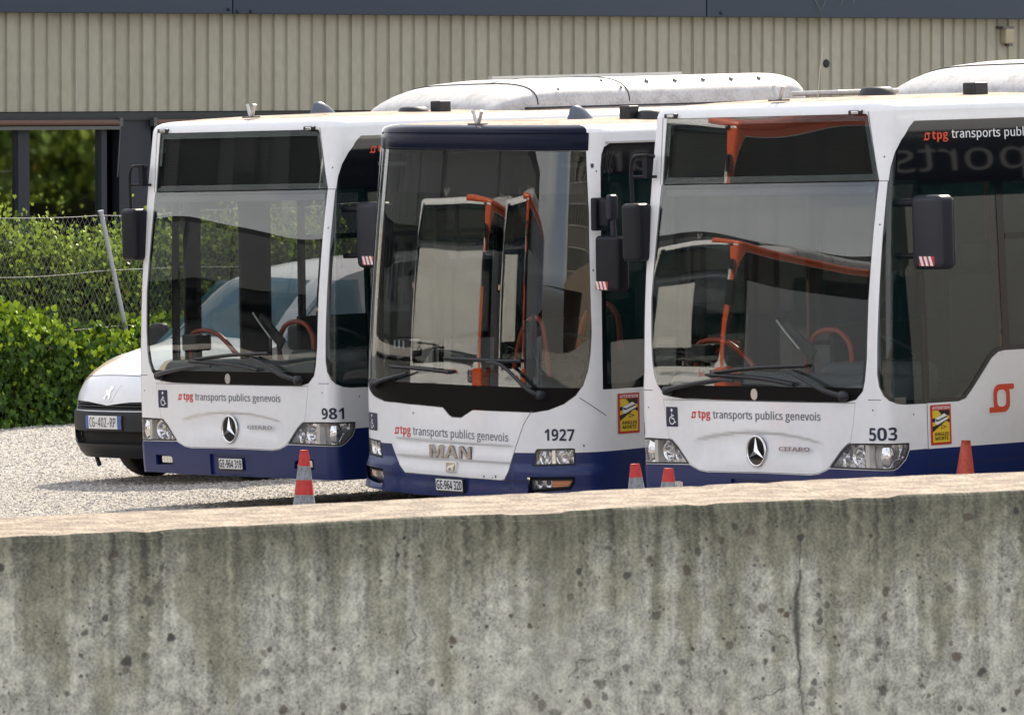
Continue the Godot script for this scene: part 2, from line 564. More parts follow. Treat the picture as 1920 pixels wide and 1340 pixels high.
func wheel(o: Node3D, c: Vector3, r: float, w: float) -> void:
	var st := B()
	var xf := Transform3D(Basis(Vector3(0, 1, 0), Vector3(1, 0, 0), Vector3(0, 0, -1)), c)
	lathe(st, [Vector2(r * 0.6, -w / 2), Vector2(r * 0.9, -w / 2), Vector2(r * 0.98, -w * 0.42), Vector2(r, -w * 0.3), Vector2(r, w * 0.3), Vector2(r * 0.98, w * 0.42), Vector2(r * 0.9, w / 2), Vector2(r * 0.6, w / 2)], xf, 36)
	for k in 3:
		lathe(st, [Vector2(r * 1.001, -w * 0.2 + k * w * 0.2 - 0.006), Vector2(r * 1.008, -w * 0.2 + k * w * 0.2), Vector2(r * 1.001, -w * 0.2 + k * w * 0.2 + 0.006)], xf, 36)
	var t := mi("wheel", done(st), M.rubber, o)
	var st2 := B()
	var s := signf(c.x)
	lathe(st2, [Vector2(0.0, s * w * 0.30), Vector2(r * 0.2, s * w * 0.32), Vector2(r * 0.26, s * w * 0.2), Vector2(r * 0.5, s * w * 0.14), Vector2(r * 0.58, s * w * 0.4), Vector2(r * 0.62, s * w * 0.46)], xf, 30)
	mi("rim", done(st2), M.rim_metal, t)

func bus_roof(sk: BodySkin, v0: float, prof: Array, from: int, to: int, u_from := 0.0, u_to := 99.0) -> ArrayMesh:
	var st := B()
	st.set_smooth_group(1)
	var us := sk.ub.duplicate()
	us.insert(0, -sk.ulen); us.append(sk.ulen)
	var ring := func(k: int) -> Array:
		var r := []
		var inset: float = prof[k].x
		for u in us:
			var p := sk.at(u, v0)
			r.append(Vector3(p.x * (1.0 - inset / 1.275), v0 + prof[k].y, p.z - inset * exp(p.z / 0.35) - lerpf(0.0, sk.lean(v0 + prof[k].y) - sk.lean(v0), -sk.fade(p.z))))
		return r
	for k in range(from, to):
		var a: Array = ring.call(k)
		var b: Array = ring.call(k + 1)
		for i in us.size() - 1:
			var um := absf(us[i] + us[i + 1]) / 2.0
			if um < u_from or um > u_to: continue
			quad(st, a[i], a[i + 1], b[i + 1], b[i])
	return done(st)

func v_holder(o: Node3D, c: Vector3) -> void:
	var st := B()
	box(st, c + Vector3(0, 0.006, 0), Vector3(0.17, 0.012, 0.05))
	var p := mi("flag_holder", done(st), M.steel_dark, o)
	for s in [-1, 1]:
		var t := B()
		tube(t, [c + Vector3(0.008 * s, 0.01, 0), c + Vector3(0.05 * s, 0.105, 0)], 0.015, 10)
		mi("flag_tube", done(t), M.steel, p)

func roof_fin(o: Node3D, c: Vector3, s := 1.0) -> void:
	var st := B()
	st.set_smooth_group(1)
	var rings := []
	for i in 9:
		var t := i / 8.0
		var h := 0.115 * s * pow(sin(PI * pow(t, 0.62)), 0.85) if i > 0 and i < 8 else 0.0
		var w := 0.05 * s * sin(PI * clampf(t * 0.9 + 0.05, 0.0, 1.0))
		var r := []
		for k in 9:
			var a := PI * k / 8.0
			r.append(c + Vector3(cos(a) * w, sin(a) * h, (0.5 - t) * 0.27 * s))
		rings.append(r)
	for i in 8:
		for k in 8: quad(st, rings[i][k], rings[i][k + 1], rings[i + 1][k + 1], rings[i + 1][k])
	box(st, c + Vector3(0, 0.003, 0), Vector3(0.17 * s, 0.006, 0.33 * s))
	mi("roof_antenna", done(st), M.grey_plastic, o)

func roof_vent(o: Node3D, c: Vector3, r: float, h: float) -> void:
	var st := B()
	lathe(st, [Vector2(r * 1.05, 0), Vector2(r, h * 0.35), Vector2(r * 0.86, h * 0.85), Vector2(r * 0.7, h), Vector2(0, h)], Transform3D(Basis(), c), 26)
	mi("roof_vent", done(st), M.black_plastic, o)

func cooling_unit(o: Node3D, z0: float, z1: float, w: float, y: float, h: float) -> void:
	var shape := func(t: float, a: float, grow: float) -> Vector3:
		# t metres back from the nose, a from 0 (right edge) to PI (left edge)
		var f := minf(t / 0.75, (z0 - z1 - t) / 0.16)
		f = clampf(f, 0.0, 1.0)
		var hh: float = h * pow(1.0 - pow(1.0 - f, 1.9), 0.62)
		var ww: float = w * (0.8 + 0.2 * pow(1.0 - pow(1.0 - f, 2.0), 0.5))
		var cx := cos(a)
		var sy := sin(a)
		return Vector3(signf(cx) * pow(absf(cx), 0.5) * (ww + grow), y - 0.01 + pow(absf(sy), 0.55) * (hh + grow), z0 - t)
	var st := B()
	st.set_smooth_group(1)
	var l := z0 - z1
	var zs := [0.0, 0.01, 0.04, 0.09, 0.16, 0.26, 0.38, 0.52, 0.75, 1.2, 2.0, l - 0.6, l - 0.25]
	for e in [0.16, 0.12, 0.08, 0.05, 0.025, 0.008, 0.0]: zs.append(l - e)
	for i in zs.size() - 1:
		for k in 28:
			var a0 := PI * k / 28.0
			var a1 := PI * (k + 1) / 28.0
			quad(st, shape.call(zs[i], a0, 0.0), shape.call(zs[i + 1], a0, 0.0), shape.call(zs[i + 1], a1, 0.0), shape.call(zs[i], a1, 0.0))
	var unit := mi("cooling_unit", done(st), M.roof_fairing, o)
	for t in [0.42, 1.35]:
		var s2 := B()
		var pts := []
		for k in 25: pts.append(shape.call(t, PI * (0.02 + 0.96 * k / 24.0), 0.002))
		tube(s2, pts, 0.005, 6)
		mi("seam", done(s2), M.seam, unit)
	var s3 := B()
	box(s3, Vector3(0.0, y + 0.012, (z0 + z1) / 2 - 0.05), Vector3(w * 2 + 0.004, 0.014, l - 0.5))
	mi("base_strip", done(s3), M.black_plastic, unit)
	# shallow strip with bolts along the near shoulder
	var s4 := B()
	s4.set_smooth_group(1)
	for k in 12:
		var t0 := l * (0.47 + 0.4 * k / 12.0)
		var t1 := l * (0.47 + 0.4 * (k + 1) / 12.0)
		quad(s4, shape.call(t0, 0.62, 0.004), shape.call(t1, 0.62, 0.004), shape.call(t1, 0.80, 0.004), shape.call(t0, 0.80, 0.004))
	mi("shoulder_strip", done(s4), M.strip_grey, unit)
	for k in 5:
		var c: Vector3 = shape.call(l * (0.49 + 0.09 * k), 0.71, 0.006)
		var s5 := B()
		lathe(s5, [Vector2(0.02, 0), Vector2(0.017, 0.012), Vector2(0, 0.014)], facing(c, Vector3(0.6, 0.8, 0)), 12)
		mi("bolt", done(s5), M.steel_dark, unit)
	var s6 := B()
	box(s6, Vector3(0.25, y + h * 1.0 + 0.004, (z0 + z1) / 2 + 0.2), Vector3(0.05, 0.02, l * 0.6))
	mi("top_rail", done(s6), M.steel, unit)
	for e in [[0.9, 0.35], [0.9, 1.0], [1.3, 0.9]]:
		var c: Vector3 = shape.call(e[1] + 0.3, e[0] - 0.45, 0.003)
		var s7 := B()
		lathe(s7, [Vector2(0.012, 0), Vector2(0.01, 0.012), Vector2(0, 0.013)], facing(c, Vector3(0.8, 0.6, 0)), 8)
		mi("screw", done(s7), M.steel_dark, unit)

func wiper(sk: BodySkin, o: Node3D, arm: Array, blade: Array) -> void:
	var w := Node3D.new()
	w.name = numbered("wiper", o)
	o.add_child(w, true)
	var lift := [0.03, 0.06, 0.055, 0.05, 0.045]
	var pts := []
	for i in arm.size(): pts.append(sk.at(arm[i].x, arm[i].y, lift[i]))
	var st := B()
	tube(st, smooth_path(pts), 0.022, 8, true, 0.008)
	mi("wiper_arm", done(st), M.wiper_black, w)
	var b := []
	for q in blade: b.append(sk.at(q.x, q.y, 0.032))
	b = smooth_path(b)
	var s2 := B()
	tube(s2, b, 0.011, 6)
	var b2 := []
	for q in blade: b2.append(sk.at(q.x, q.y - 0.012, 0.014))
	tube(s2, smooth_path(b2), 0.006, 6)
	mi("wiper_blade", done(s2), M.wiper_black, w)
	var s3 := B()
	lathe(s3, [Vector2(0.035, -0.03), Vector2(0.033, 0.03), Vector2(0.02, 0.04), Vector2(0, 0.042)], facing(sk.at(arm[0].x, arm[0].y, 0.02), Vector3(0, 0.1, 1)), 16)
	mi("wiper_pivot", done(s3), M.wiper_black, w)

func bowl(o: Node3D, sk: BodySkin, u: float, v: float, r: float, off: float) -> void:
	var st := B()
	var c := sk.at(u, v, off)
	var n := (sk.at(u, v, 0.1) - sk.at(u, v, 0.0)).normalized()
	n = (n + Vector3(0, 0, 0.8)).normalized()
	lathe(st, [Vector2(0.0, -0.055), Vector2(r * 0.3, -0.05), Vector2(r * 0.6, -0.034), Vector2(r * 0.86, -0.01), Vector2(r, 0.012), Vector2(r * 1.05, 0.012)], facing(c, n), 28)
	var b := mi("reflector", done(st), M.chrome, o)
	var s2 := B()
	lathe(s2, [Vector2(0.0, 0.0), Vector2(r * 0.2, -0.004), Vector2(r * 0.24, -0.016), Vector2(r * 0.2, -0.04)], facing(c, n), 16)
	mi("bulb_cap", done(s2), M.steel, b)

func lamp_unit(called: String, sk: BodySkin, o: Node3D, outline: PackedVector2Array, depth: float) -> MeshInstance3D:
	# chrome tray behind a clear lens, with a dark gasket
	var wav := func(u: float, v: float) -> float: return 0.006 * sin(u * 75.0) * sin(v * 48.0)
	var tray := mi(called, panel(sk, [grown(outline, -0.006)], [], -depth, 0.0, {"disp": wav, "step": 0.012}), M.lamp_tray, o)
	mi("lamp_wall", panel(sk, [grown(outline, -0.004)], [grown(outline, -0.006)], -0.004, depth), M.lamp_tray, tray)
	mi("gasket", panel(sk, [outline], [grown(outline, -0.009)], 0.002, 0.02), M.gasket, tray)
	mi("lens", panel(sk, [grown(outline, -0.008)], [], 0.0), M.lens_clear, tray)
	return tray

func seat(o: Node3D, c: Vector3) -> void:
	var st := B()
	cbox(st, c + Vector3(0, 0.45, 0), Vector3(0.44, 0.08, 0.42), 0.03)
	cbox(st, c + Vector3(0, 0.82, -0.22), Vector3(0.44, 0.7, 0.07), 0.03)
	box(st, c + Vector3(0, 0.22, 0), Vector3(0.08, 0.42, 0.3))
	mi("passenger_seat", done(st), M.seat_cloth, o)

func bus_inside(o: Node3D, floor_y: float, top_y: float) -> void:
	var st := B()
	box(st, Vector3(0, floor_y - 0.02, -6.1), Vector3(2.4, 0.04, 11.6))
	mi("cabin_floor", done(st), M.cabin_floor, o)
	st = B()
	box(st, Vector3(0, top_y, -6.1), Vector3(2.36, 0.03, 11.5))
	mi("cabin_ceiling", done(st), M.cabin_grey, o)
	st = B()
	box(st, Vector3(0, floor_y + 0.02, -11.6), Vector3(2.3, 0.04, 0.4))
	box(st, Vector3(0, 1.4, -11.75), Vector3(2.4, 2.2, 0.06))
	mi("rear_bulkhead", done(st), M.cabin_grey, o)
	for k in 9:
		for x in [-0.92, -0.48, 0.48, 0.92]:
			if x < 0 and (k == 3 or k == 4): continue
			seat(o, Vector3(x, floor_y, -3.5 - 0.86 * k))
	for k in 5:
		for s in [-0.34, 0.34]:
			var t := B()
			tube(t, [Vector3(s, floor_y, -2.6 - 1.9 * k), Vector3(s, top_y, -2.6 - 1.9 * k)], 0.018, 8)
			mi("grab_pole", done(t), M.rail_orange, o)
	# driver's place behind the left of the windscreen
	st = B()
	cbox(st, Vector3(0.62, floor_y + 0.62, -1.3), Vector3(0.5, 0.12, 0.5), 0.04)
	cbox(st, Vector3(0.62, floor_y + 1.05, -1.55), Vector3(0.48, 0.78, 0.12), 0.05)
	cbox(st, Vector3(0.62, floor_y + 1.55, -1.56), Vector3(0.26, 0.2, 0.1), 0.04)
	box(st, Vector3(0.62, floor_y + 0.3, -1.3), Vector3(0.3, 0.56, 0.34))
	mi("driver_seat", done(st), M.cabin_black, o)
	st = B()
	box(st, Vector3(0.7, floor_y + 0.75, -1.85), Vector3(1.0, 1.5, 0.04))
	box(st, Vector3(0.2, floor_y + 0.55, -1.2), Vector3(0.04, 1.1, 1.3))
	mi("cab_partition", done(st), M.cabin_black, o)
	# steering wheel
	st = B()
	var ring := []
	var xf := facing(Vector3(0.62, 1.26, -0.78), Vector3(0, 0.75, -0.66))
	for k in 29: ring.append(xf * Vector3(0.22 * cos(TAU * k / 28), 0, 0.22 * sin(TAU * k / 28)))
	tube(st, ring, 0.016, 8, false)
	tube(st, [xf * Vector3(-0.21, 0, 0), xf * Vector3(0, -0.03, 0), xf * Vector3(0.21, 0, 0)], 0.014, 6)
	tube(st, [xf * Vector3(0, -0.03, 0), Vector3(0.62, 0.9, -0.5)], 0.04, 10)
	mi("steering_wheel", done(st), M.cabin_black, o)

func side_glazing(sk: BodySkin, o: Node3D, belt: PackedVector2Array, panes: Array, vent_v: float) -> void:
	var ins := []
	for p in panes: ins.append(p)
	var f := mi("window_frame", panel(sk, [belt], ins, -0.006, 0.03), M.black_gloss, o)
	for p in panes:
		var w := mi("side_window", panel(sk, [p], [], -0.010), M.glass_side, o)
		mi("pane_inner_face", panel(sk, [grown(p, -0.002)], [], -0.015), M.glass_side, w)
		var b := bounds(p)
		if b.size.x > 0.9 and vent_v > b.position.y:
			mi("vent_bar", panel(sk, [rect(b.position.x, vent_v - 0.02, b.end.x, vent_v + 0.02)], [], -0.002, 0.02), M.black_gloss, w)

func city_bus(colours: Dictionary) -> Node3D:
	var sk := BodySkin.new("c")
	SK.c = sk
	var o := Node3D.new()
	var E := sk.ulen
	var ws := P([-1.095, 2.492, -1.125, 1.95, -1.138, 1.7, -1.125, 1.4, -1.11, 1.25, -1.086, 1.152, -1.051, 1.088, -0.992, 1.036, -0.917, 1.008, -0.784, 0.998, -0.4, 0.995, 0.0, 0.994, 0.5, 0.993, 0.912, 0.994, 1.0, 1.013, 1.066, 1.07, 1.089, 1.142, 1.11, 1.286, 1.13, 1.697, 1.165, 2.1, 1.206, 2.492])
	var disp_win := P([-1.085, 2.499, 1.203, 2.499, 1.078, 2.94, 1.06, 2.952, -1.095, 2.957])
	var corner := P([1.275, 2.492, 1.248, 2.118, 1.226, 1.697, 1.212, 1.389, 1.208, 1.184, 1.22, 1.101, 1.251, 1.039, 1.286, 1.005, 1.347, 0.982, 1.418, 0.973, 1.622, 0.97, 1.622, 2.492])
	var band := P([1.277, 2.493, 1.288, 2.589, 1.318, 2.687, 1.375, 2.773, 1.479, 2.852, 1.608, 2.898, 12.6, 2.905, 12.6, 2.493])
	var hatch_r := [0.0, 0.498, 0.53, 0.493, 0.62, 0.503, 0.69, 0.528, 0.755, 0.578, 0.84, 0.664, 0.9, 0.706, 0.935, 0.718, 0.965, 0.84, 0.99, 0.985]
	var hr := P(hatch_r)
	var hatch := hr.duplicate()
	var ml := mirrored(hr)
	for i in range(0, ml.size() - 1): hatch.append(ml[i])
	var head := P([0.728, 0.541, 1.3, 0.533, 1.342, 0.546, 1.416, 0.602, 1.449, 0.662, 1.452, 0.706, 1.16, 0.712, 0.935, 0.708, 0.905, 0.7, 0.845, 0.657, 0.765, 0.578])
	var bump_top := [0.0, 0.487, 0.53, 0.482, 0.62, 0.492, 0.69, 0.516, 0.722, 0.53, 1.305, 0.524, 1.346, 0.537, 1.423, 0.594, 1.457, 0.655, 1.625, 0.657]
	var bt := P(bump_top)
	var bump := PackedVector2Array()
	var bm := mirrored(bt)
	bump.append_array(P([-1.625, 0.27, -1.1, 0.285, -0.7, 0.277, 0.7, 0.274, 1.1, 0.27, 1.625, 0.262]))
	for i in range(bt.size() - 1, 0, -1): bump.append(bt[i])
	for i in range(bm.size() - 1, -1, -1): bump.append(bm[i])
	var arch := [oval(4.02, 0.46, 0.6, 0.6), oval(9.9, 0.46, 0.6, 0.6), oval(-4.02, 0.46, 0.6, 0.6), oval(-9.9, 0.46, 0.6, 0.6)]
	var skirt_l := rect(1.632, 0.27, E, 0.657)
	var belt_l := P([1.6225, 0.969, 1.93, 0.968, 2.0, 0.985, 2.06, 1.04, 2.261, 1.251, 2.328, 1.29, 2.384, 1.298, 12.3, 1.298, 12.3, 2.4945, 1.6225, 2.4945])
	var belt_r := P([-12.3, 1.298, -2.9, 1.298, -2.9, 0.36, -1.6225, 0.36, -1.6225, 2.4945, -12.3, 2.4945])
	var fog_l := P([-1.03, 0.345, -0.79, 0.35, -0.8, 0.405, -0.83, 0.418, -1.03, 0.425])
	var fog_r := mirrored(fog_l)
	var recess := P([-0.285, 0.283, 0.272, 0.281, 0.262, 0.443, -0.28, 0.445])
	var body_holes := [grown(ws, 0.004), grown(disp_win, 0.003), grown(corner, 0.003), mirrored(grown(corner, 0.003)), band, mirrored(band), grown(hatch, 0.004), grown(head, 0.003), mirrored(grown(head, 0.003)), grown(bump, 0.003), skirt_l.duplicate(), mirrored(skirt_l), belt_l, belt_r]
	for a in arch: body_holes.append(a)
	mi("body_shell", panel(sk, [rect(-E, 0.285, E, 2.97)], body_holes, 0.0, 0.022), colours.paint, o)
	# roof: bright rounded edge and the dusty top
	var prof := [Vector2(0, 0), Vector2(0.008, 0.028), Vector2(0.028, 0.05), Vector2(0.07, 0.066), Vector2(0.14, 0.076), Vector2(0.4, 0.092), Vector2(0.8, 0.106), Vector2(1.275, 0.112)]
	mi("roof_edge", bus_roof(sk, 2.97, prof, 0, 4), colours.paint, o)
	mi("roof", bus_roof(sk, 2.97, prof, 4, 7), M.roof_dust, o)
	# front flap with the pressed hollow round the badge
	var hollow := func(u: float, v: float) -> float:
		var yt := 0.782 - 0.055 * (u / 0.6) * (u / 0.6)
		var below := yt - v
		return -0.019 * smoothstep(0.0, 0.022, below) * (1.0 - smoothstep(0.06, 0.24, below)) * (1.0 - smoothstep(0.56, 0.7, absf(u)))
	var flap := mi("front_flap", panel(sk, [hatch], [grown(ws, 0.004)], 0.0, 0.02, {"disp": hollow, "step": 0.016}), colours.front, o)
	mi("badge_disc", panel(sk, [oval(0.0, 0.643, 0.09, 0.1)], [], 0.004, 0.03), M.black_gloss, flap)
	var st := B()
	var ring := []
	for k in 41: ring.append(sk.at(0.094 * cos(TAU * k / 40), 0.643 + 0.104 * sin(TAU * k / 40), 0.006))
	tube(st, ring, 0.009, 8, false)
	mi("badge_ring", done(st), M.chrome, flap)
	st = B()
	st.set_smooth_group(-1)
	for k in 3:
		var a := PI / 2 + TAU * k / 3
		var cc := sk.at(0, 0.643, 0.03)
		var tip := sk.at(0.09 * cos(a), 0.643 + 0.1 * sin(a), 0.012)
		for s in [-1, 1]:
			var side := sk.at(0.02 * cos(a + s * PI / 3), 0.643 + 0.022 * sin(a + s * PI / 3), 0.008)
			if s > 0: tri(st, cc, side, tip)
			else: tri(st, cc, tip, side)
	mi("badge_star", done(st), M.chrome, flap)
	lettering("CITARO", "bold", sk, 0.232, 0.648, 0.543, 0.678, 0.002, M.chrome, flap, "lettering", 0.006)
	operator_text(sk, -0.688, 0.653, 0.845, 0.922, 0.003, flap, M.grey_print, M.red_print)
	access_sign(sk, -0.963, 0.798, -0.835, 0.937, 0.003, flap, 1.0)
	# bumper
	var bar := mi("bumper", panel(sk, [bump], [recess, fog_l, fog_r], 0.004, 0.03), colours.skirt, o)
	mi("plate_recess", panel(sk, [grown(recess, 0.002)], [], -0.016), colours.skirt, bar)
	for f in [fog_l, fog_r]:
		mi("fog_lamp_well", panel(sk, [grown(f, 0.003)], [], -0.05), M.navy_dark, bar)
		var fc := bounds(f).get_center()
		var fl := rrect(fc.x - 0.06, fc.y - 0.022, fc.x + 0.075, fc.y + 0.028, 0.008)
		mi("fog_lamp", panel(sk, [fl], [], -0.02, 0.03, {"disp": func(u, v): return 0.003 * sin(u * 160.0), "step": 0.008}), M.lamp_tray, bar)
		mi("fog_lens", panel(sk, [fl], [], -0.012), M.lens_clear, bar)
	mi("bumper_seam", panel(sk, [P([-0.80, 0.345, -0.796, 0.345, -0.665, 0.278, -0.672, 0.278]), P([0.80, 0.345, 0.672, 0.274, 0.665, 0.274, 0.796, 0.345])], [], 0.0055), M.seam, bar)
	mi("side_skirt", panel(sk, [skirt_l], arch, 0.0, 0.03), colours.skirt, o)
	mi("side_skirt", panel(sk, [mirrored(skirt_l)], arch, 0.0, 0.03), colours.skirt, o)
	mi("skirt_seam", panel(sk, [rect(1.65, 0.545, 3.3, 0.549), rect(1.626, 0.27, 1.631, 0.968)], [], 0.0015), M.seam, o)
	# lamps
	for s in [1, -1]:
		var l := lamp_unit("headlight", sk, o, head if s > 0 else mirrored(head), 0.075)
		bowl(l, sk, 0.985 * s, 0.622, 0.062, -0.045)
		bowl(l, sk, 0.872 * s, 0.6, 0.036, -0.04)
		mi("lamp_divider", panel(sk, [rect(minf(1.075 * s, 1.11 * s), 0.537, maxf(1.075 * s, 1.11 * s), 0.708)], [], -0.004, 0.06), M.lamp_frame, l)
		mi("indicator", panel(sk, [P([1.115 * s, 0.54, 1.29 * s, 0.54, 1.4 * s, 0.61, 1.425 * s, 0.7, 1.115 * s, 0.7]) if s > 0 else mirrored(P([1.115, 0.54, 1.29, 0.54, 1.4, 0.61, 1.425, 0.7, 1.115, 0.7]))], [], -0.05, 0.0, {"disp": func(u, v): return 0.022 * cos((absf(u) - 1.27) * 16.0) + 0.01 * cos((v - 0.62) * 30.0), "step": 0.012}), M.chrome, l)
		var mk := B()
		var mp := sk.at(1.0 * s - 0.03, 2.965 if s > 0 else 2.978, 0.012)
		cbox(mk, mp, Vector3(0.11, 0.032, 0.05), 0.008)
		var ml2 := mi("marker_lamp", done(mk), M.black_plastic, o)
		var mk2 := B()
		cbox(mk2, mp + Vector3(0.012, 0, 0.012), Vector3(0.07, 0.022, 0.034), 0.006)
		mi("marker_lens", done(mk2), M.lamp_tray, ml2)
	# destination window
	var dtilt := func(u: float, v: float) -> Vector2: return Vector2(0.06 + 0.002 * sin(u * 5.0), 0.006 + 0.003 * sin(u * 3.1 + v * 5.0))
	var dw := mi("destination_window", panel(sk, [disp_win], [], 0.0, 0.007, {"tilt": dtilt}), M.glass_front, o)
	mi("window_inner_face", panel(sk, [disp_win], [], -0.007, 0.0, {"tilt": dtilt, "flip": true}), M.glass_front, dw)
	mi("display_border", panel(sk, [grown(disp_win, -0.002)], [grown(disp_win, -0.045)], -0.012), M.black_gloss, dw)
	mi("display_board", panel(sk, [grown(disp_win, -0.03)], [], -0.05, 0.0), M.display_matrix, dw)
	var rows := []
	for k in 26: rows.append(rect(-1.0, 2.56 + k * 0.0128, 1.02, 2.564 + k * 0.0128))
	mi("display_slats", panel(sk, rows, [], -0.04), M.display_slat, dw)
	# windscreen
	var slope := func(u: float, v: float) -> Vector2:
		return Vector2(0.05 + 0.004 * sin(u * 2.3 + 0.8) + 0.002 * sin(u * 5.7 + v * 3.0), 0.006 + 0.11 * clampf((v - 1.15) / 1.3, 0.0, 1.0) + 0.004 * sin(u * 2.6 - 0.5) + 0.0012 * sin(u * 6.1 + v * 4.0))
	var w := mi("windscreen", panel(sk, [ws], [], 0.0, 0.007, {"tilt": slope}), M.glass_front, o)
	mi("windscreen_inner_face", panel(sk, [ws], [], -0.007, 0.0, {"tilt": slope, "flip": true}), M.glass_front, w)
	var clear: PackedVector2Array = Geometry2D.intersect_polygons(grown(ws, -0.03), rect(-1.4, 1.092, 1.4, 2.6))[0]
	mi("windscreen_border", panel(sk, [grown(ws, -0.003)], [clear], -0.012), M.black_band, w)
	mi("sun_blind", panel(sk, Geometry2D.intersect_polygons(clear, rect(-1.4, 2.415, 1.4, 2.6)), [], -0.03), M.blind_grey, w)
	mi("lower_apron", panel(sk, Geometry2D.intersect_polygons(grown(ws, -0.002), rect(-1.4, 0.9, 1.4, 1.09)), [], 0.0025), M.black_band, w)
	mi("small_badge", panel(sk, [oval(-0.007, 1.036, 0.034, 0.04, 20)], [], 0.006, 0.006), M.badge_silver, w)
	wiper(sk, o, [Vector2(0.905, 1.035), Vector2(0.745, 1.075), Vector2(0.51, 1.161), Vector2(0.345, 1.206)], [Vector2(-0.383, 1.187), Vector2(0.053, 1.224), Vector2(0.549, 1.241)])
	wiper(sk, o, [Vector2(-0.913, 1.05), Vector2(-0.82, 1.073), Vector2(-0.376, 1.131), Vector2(-0.168, 1.128)], [Vector2(-0.48, 1.169), Vector2(0.052, 1.151), Vector2(0.419, 1.11)])
	# corner windows, dark upper band, side glazing
	for s in [1, -1]:
		var cw := corner if s > 0 else mirrored(corner)
		var c := mi("corner_window", panel(sk, [cw], [], 0.0, 0.008), M.glass_side, o)
		mi("corner_border", panel(sk, [grown(cw, -0.002)], [grown(cw, -0.028)], -0.01), M.black_band, c)
		mi("upper_band", panel(sk, [band if s > 0 else mirrored(band)], [], -0.001, 0.01), M.black_gloss, o)
	var panes := [P([1.66, 0.998, 1.93, 0.996, 1.985, 1.012, 2.04, 1.06, 2.235, 1.268, 2.31, 1.318, 2.375, 1.33, 2.375, 2.462, 1.66, 2.462])]
	var u := 2.44
	while u < 12.0:
		panes.append(rect(u, 1.33, minf(u + 1.36, 12.25), 2.462))
		u += 1.43
	side_glazing(sk, o, belt_l, panes, 2.085)
	var pr := [rect(-1.72, 0.42, -1.655, 2.46), rect(-2.27, 0.42, -1.87, 2.46), rect(-2.86, 0.42, -2.57, 2.46), rect(-4.1, 1.33, -2.92, 2.46), rect(-5.6, 1.33, -4.17, 2.46), rect(-7.0, 1.33, -5.67, 2.46), rect(-8.4, 1.33, -7.07, 2.46), rect(-9.8, 1.33, -8.47, 2.46), rect(-12.2, 1.33, -9.87, 2.46)]
	side_glazing(sk, o, belt_r, pr, 2.085)
	lettering("transports publics", "medium", sk, 1.975, 2.752, 2.79, 2.835, 0.003, M.white_print, o)
	logo_sign(sk, 1.708, 2.762, 0.052, 0.003, M.orange_print, o)
	lettering("tpg", "bold", sk, 1.79, 2.748, 1.943, 2.822, 0.003, M.orange_print, o)
	lettering("transports", "thin", sk, -4.4, 2.54, -1.68, 2.80, 0.003, M.pale_print, o)
	logo_sign(sk, 2.207, 0.873, 0.194, 0.003, M.orange_print, o, M.white_print)
	lettering("tpg", "bold", sk, 2.58, 0.82, 3.15, 1.1, 0.003, M.orange_print, o)
	mi("body_seam", panel(sk, [P([1.205, 2.495, 1.213, 2.495, 1.085, 2.97, 1.079, 2.97]), P([-1.11, 2.497, -1.105, 2.497, -1.14, 2.97, -1.145, 2.97]), rect(1.21, 2.494, 1.275, 2.498), rect(1.117, 1.008, 1.23, 1.012), rect(-1.23, 1.05, -1.11, 1.054)], [], 0.0015), M.seam, o)
	# rear wall
	st = B()
	box(st, Vector3(0, 1.62, -11.98), Vector3(2.5, 2.7, 0.04))
	mi("rear_wall", done(st), colours.paint, o)
	# chassis underside
	st = B()
	box(st, Vector3(0, 0.38, -6.4), Vector3(2.2, 0.1, 11.0))
	mi("underside", done(st), M.underside, o)
	# dashboard
	st = B()
	cbox(st, Vector3(0, 0.95, -0.42), Vector3(2.24, 0.42, 0.5), 0.08)
	cbox(st, Vector3(0.62, 1.12, -0.6), Vector3(0.9, 0.24, 0.36), 0.08)
	var dash := mi("dashboard", done(st), M.dash_grey, o)
	st = B()
	cbox(st, Vector3(-1.08, 1.29, -0.5), Vector3(0.2, 0.13, 0.16), 0.02)
	box(st, Vector3(-1.08, 1.2, -0.5), Vector3(0.06, 0.1, 0.06))
	mi("ticket_reader", done(st), M.cabin_black, dash)
	st = B()
	tube(st, smooth_path([Vector3(-1.2, 1.1, -0.55), Vector3(-1.19, 1.32, -0.52), Vector3(-1.0, 1.385, -0.5), Vector3(-0.78, 1.35, -0.5), Vector3(-0.55, 1.2, -0.5)]), 0.02, 8)
	mi("grab_rail", done(st), M.rail_orange, dash)
	st = B()
	tube(st, smooth_path([Vector3(-0.05, 1.15, -0.55), Vector3(-0.01, 1.32, -0.52), Vector3(0.12, 1.44, -0.5), Vector3(0.32, 1.455, -0.5), Vector3(0.44, 1.36, -0.5), Vector3(0.46, 1.2, -0.5)]), 0.02, 8)
	mi("grab_rail", done(st), M.rail_orange, dash)
	st = B()
	cbox(st, Vector3(-0.03, 1.39, -0.46), Vector3(0.09, 0.36, 0.03), 0.01, Basis(Vector3(0, 0, 1), 0.93))
	tube(st, [Vector3(0.1, 1.15, -0.46), Vector3(0.03, 1.34, -0.46)], 0.015, 6)
	mi("tablet_holder", done(st), M.cabin_black, dash)
	st = B()
	tube(st, smooth_path([Vector3(-0.24, 1.53, -0.44), Vector3(-0.13, 1.44, -0.43), Vector3(0.0, 1.33, -0.43)]), 0.008, 6)
	mi("microphone_stalk", done(st), M.steel, dash)
	bus_inside(o, 0.4, 2.6)
	for x in [-1.06, 1.06]:
		for z in [-2.72, -8.6]: wheel(o, Vector3(x, 0.47, z), 0.47, 0.28)
	# mirrors
	var mr := Node3D.new()
	mr.name = "mirror"
	o.add_child(mr, true)
	st = B()
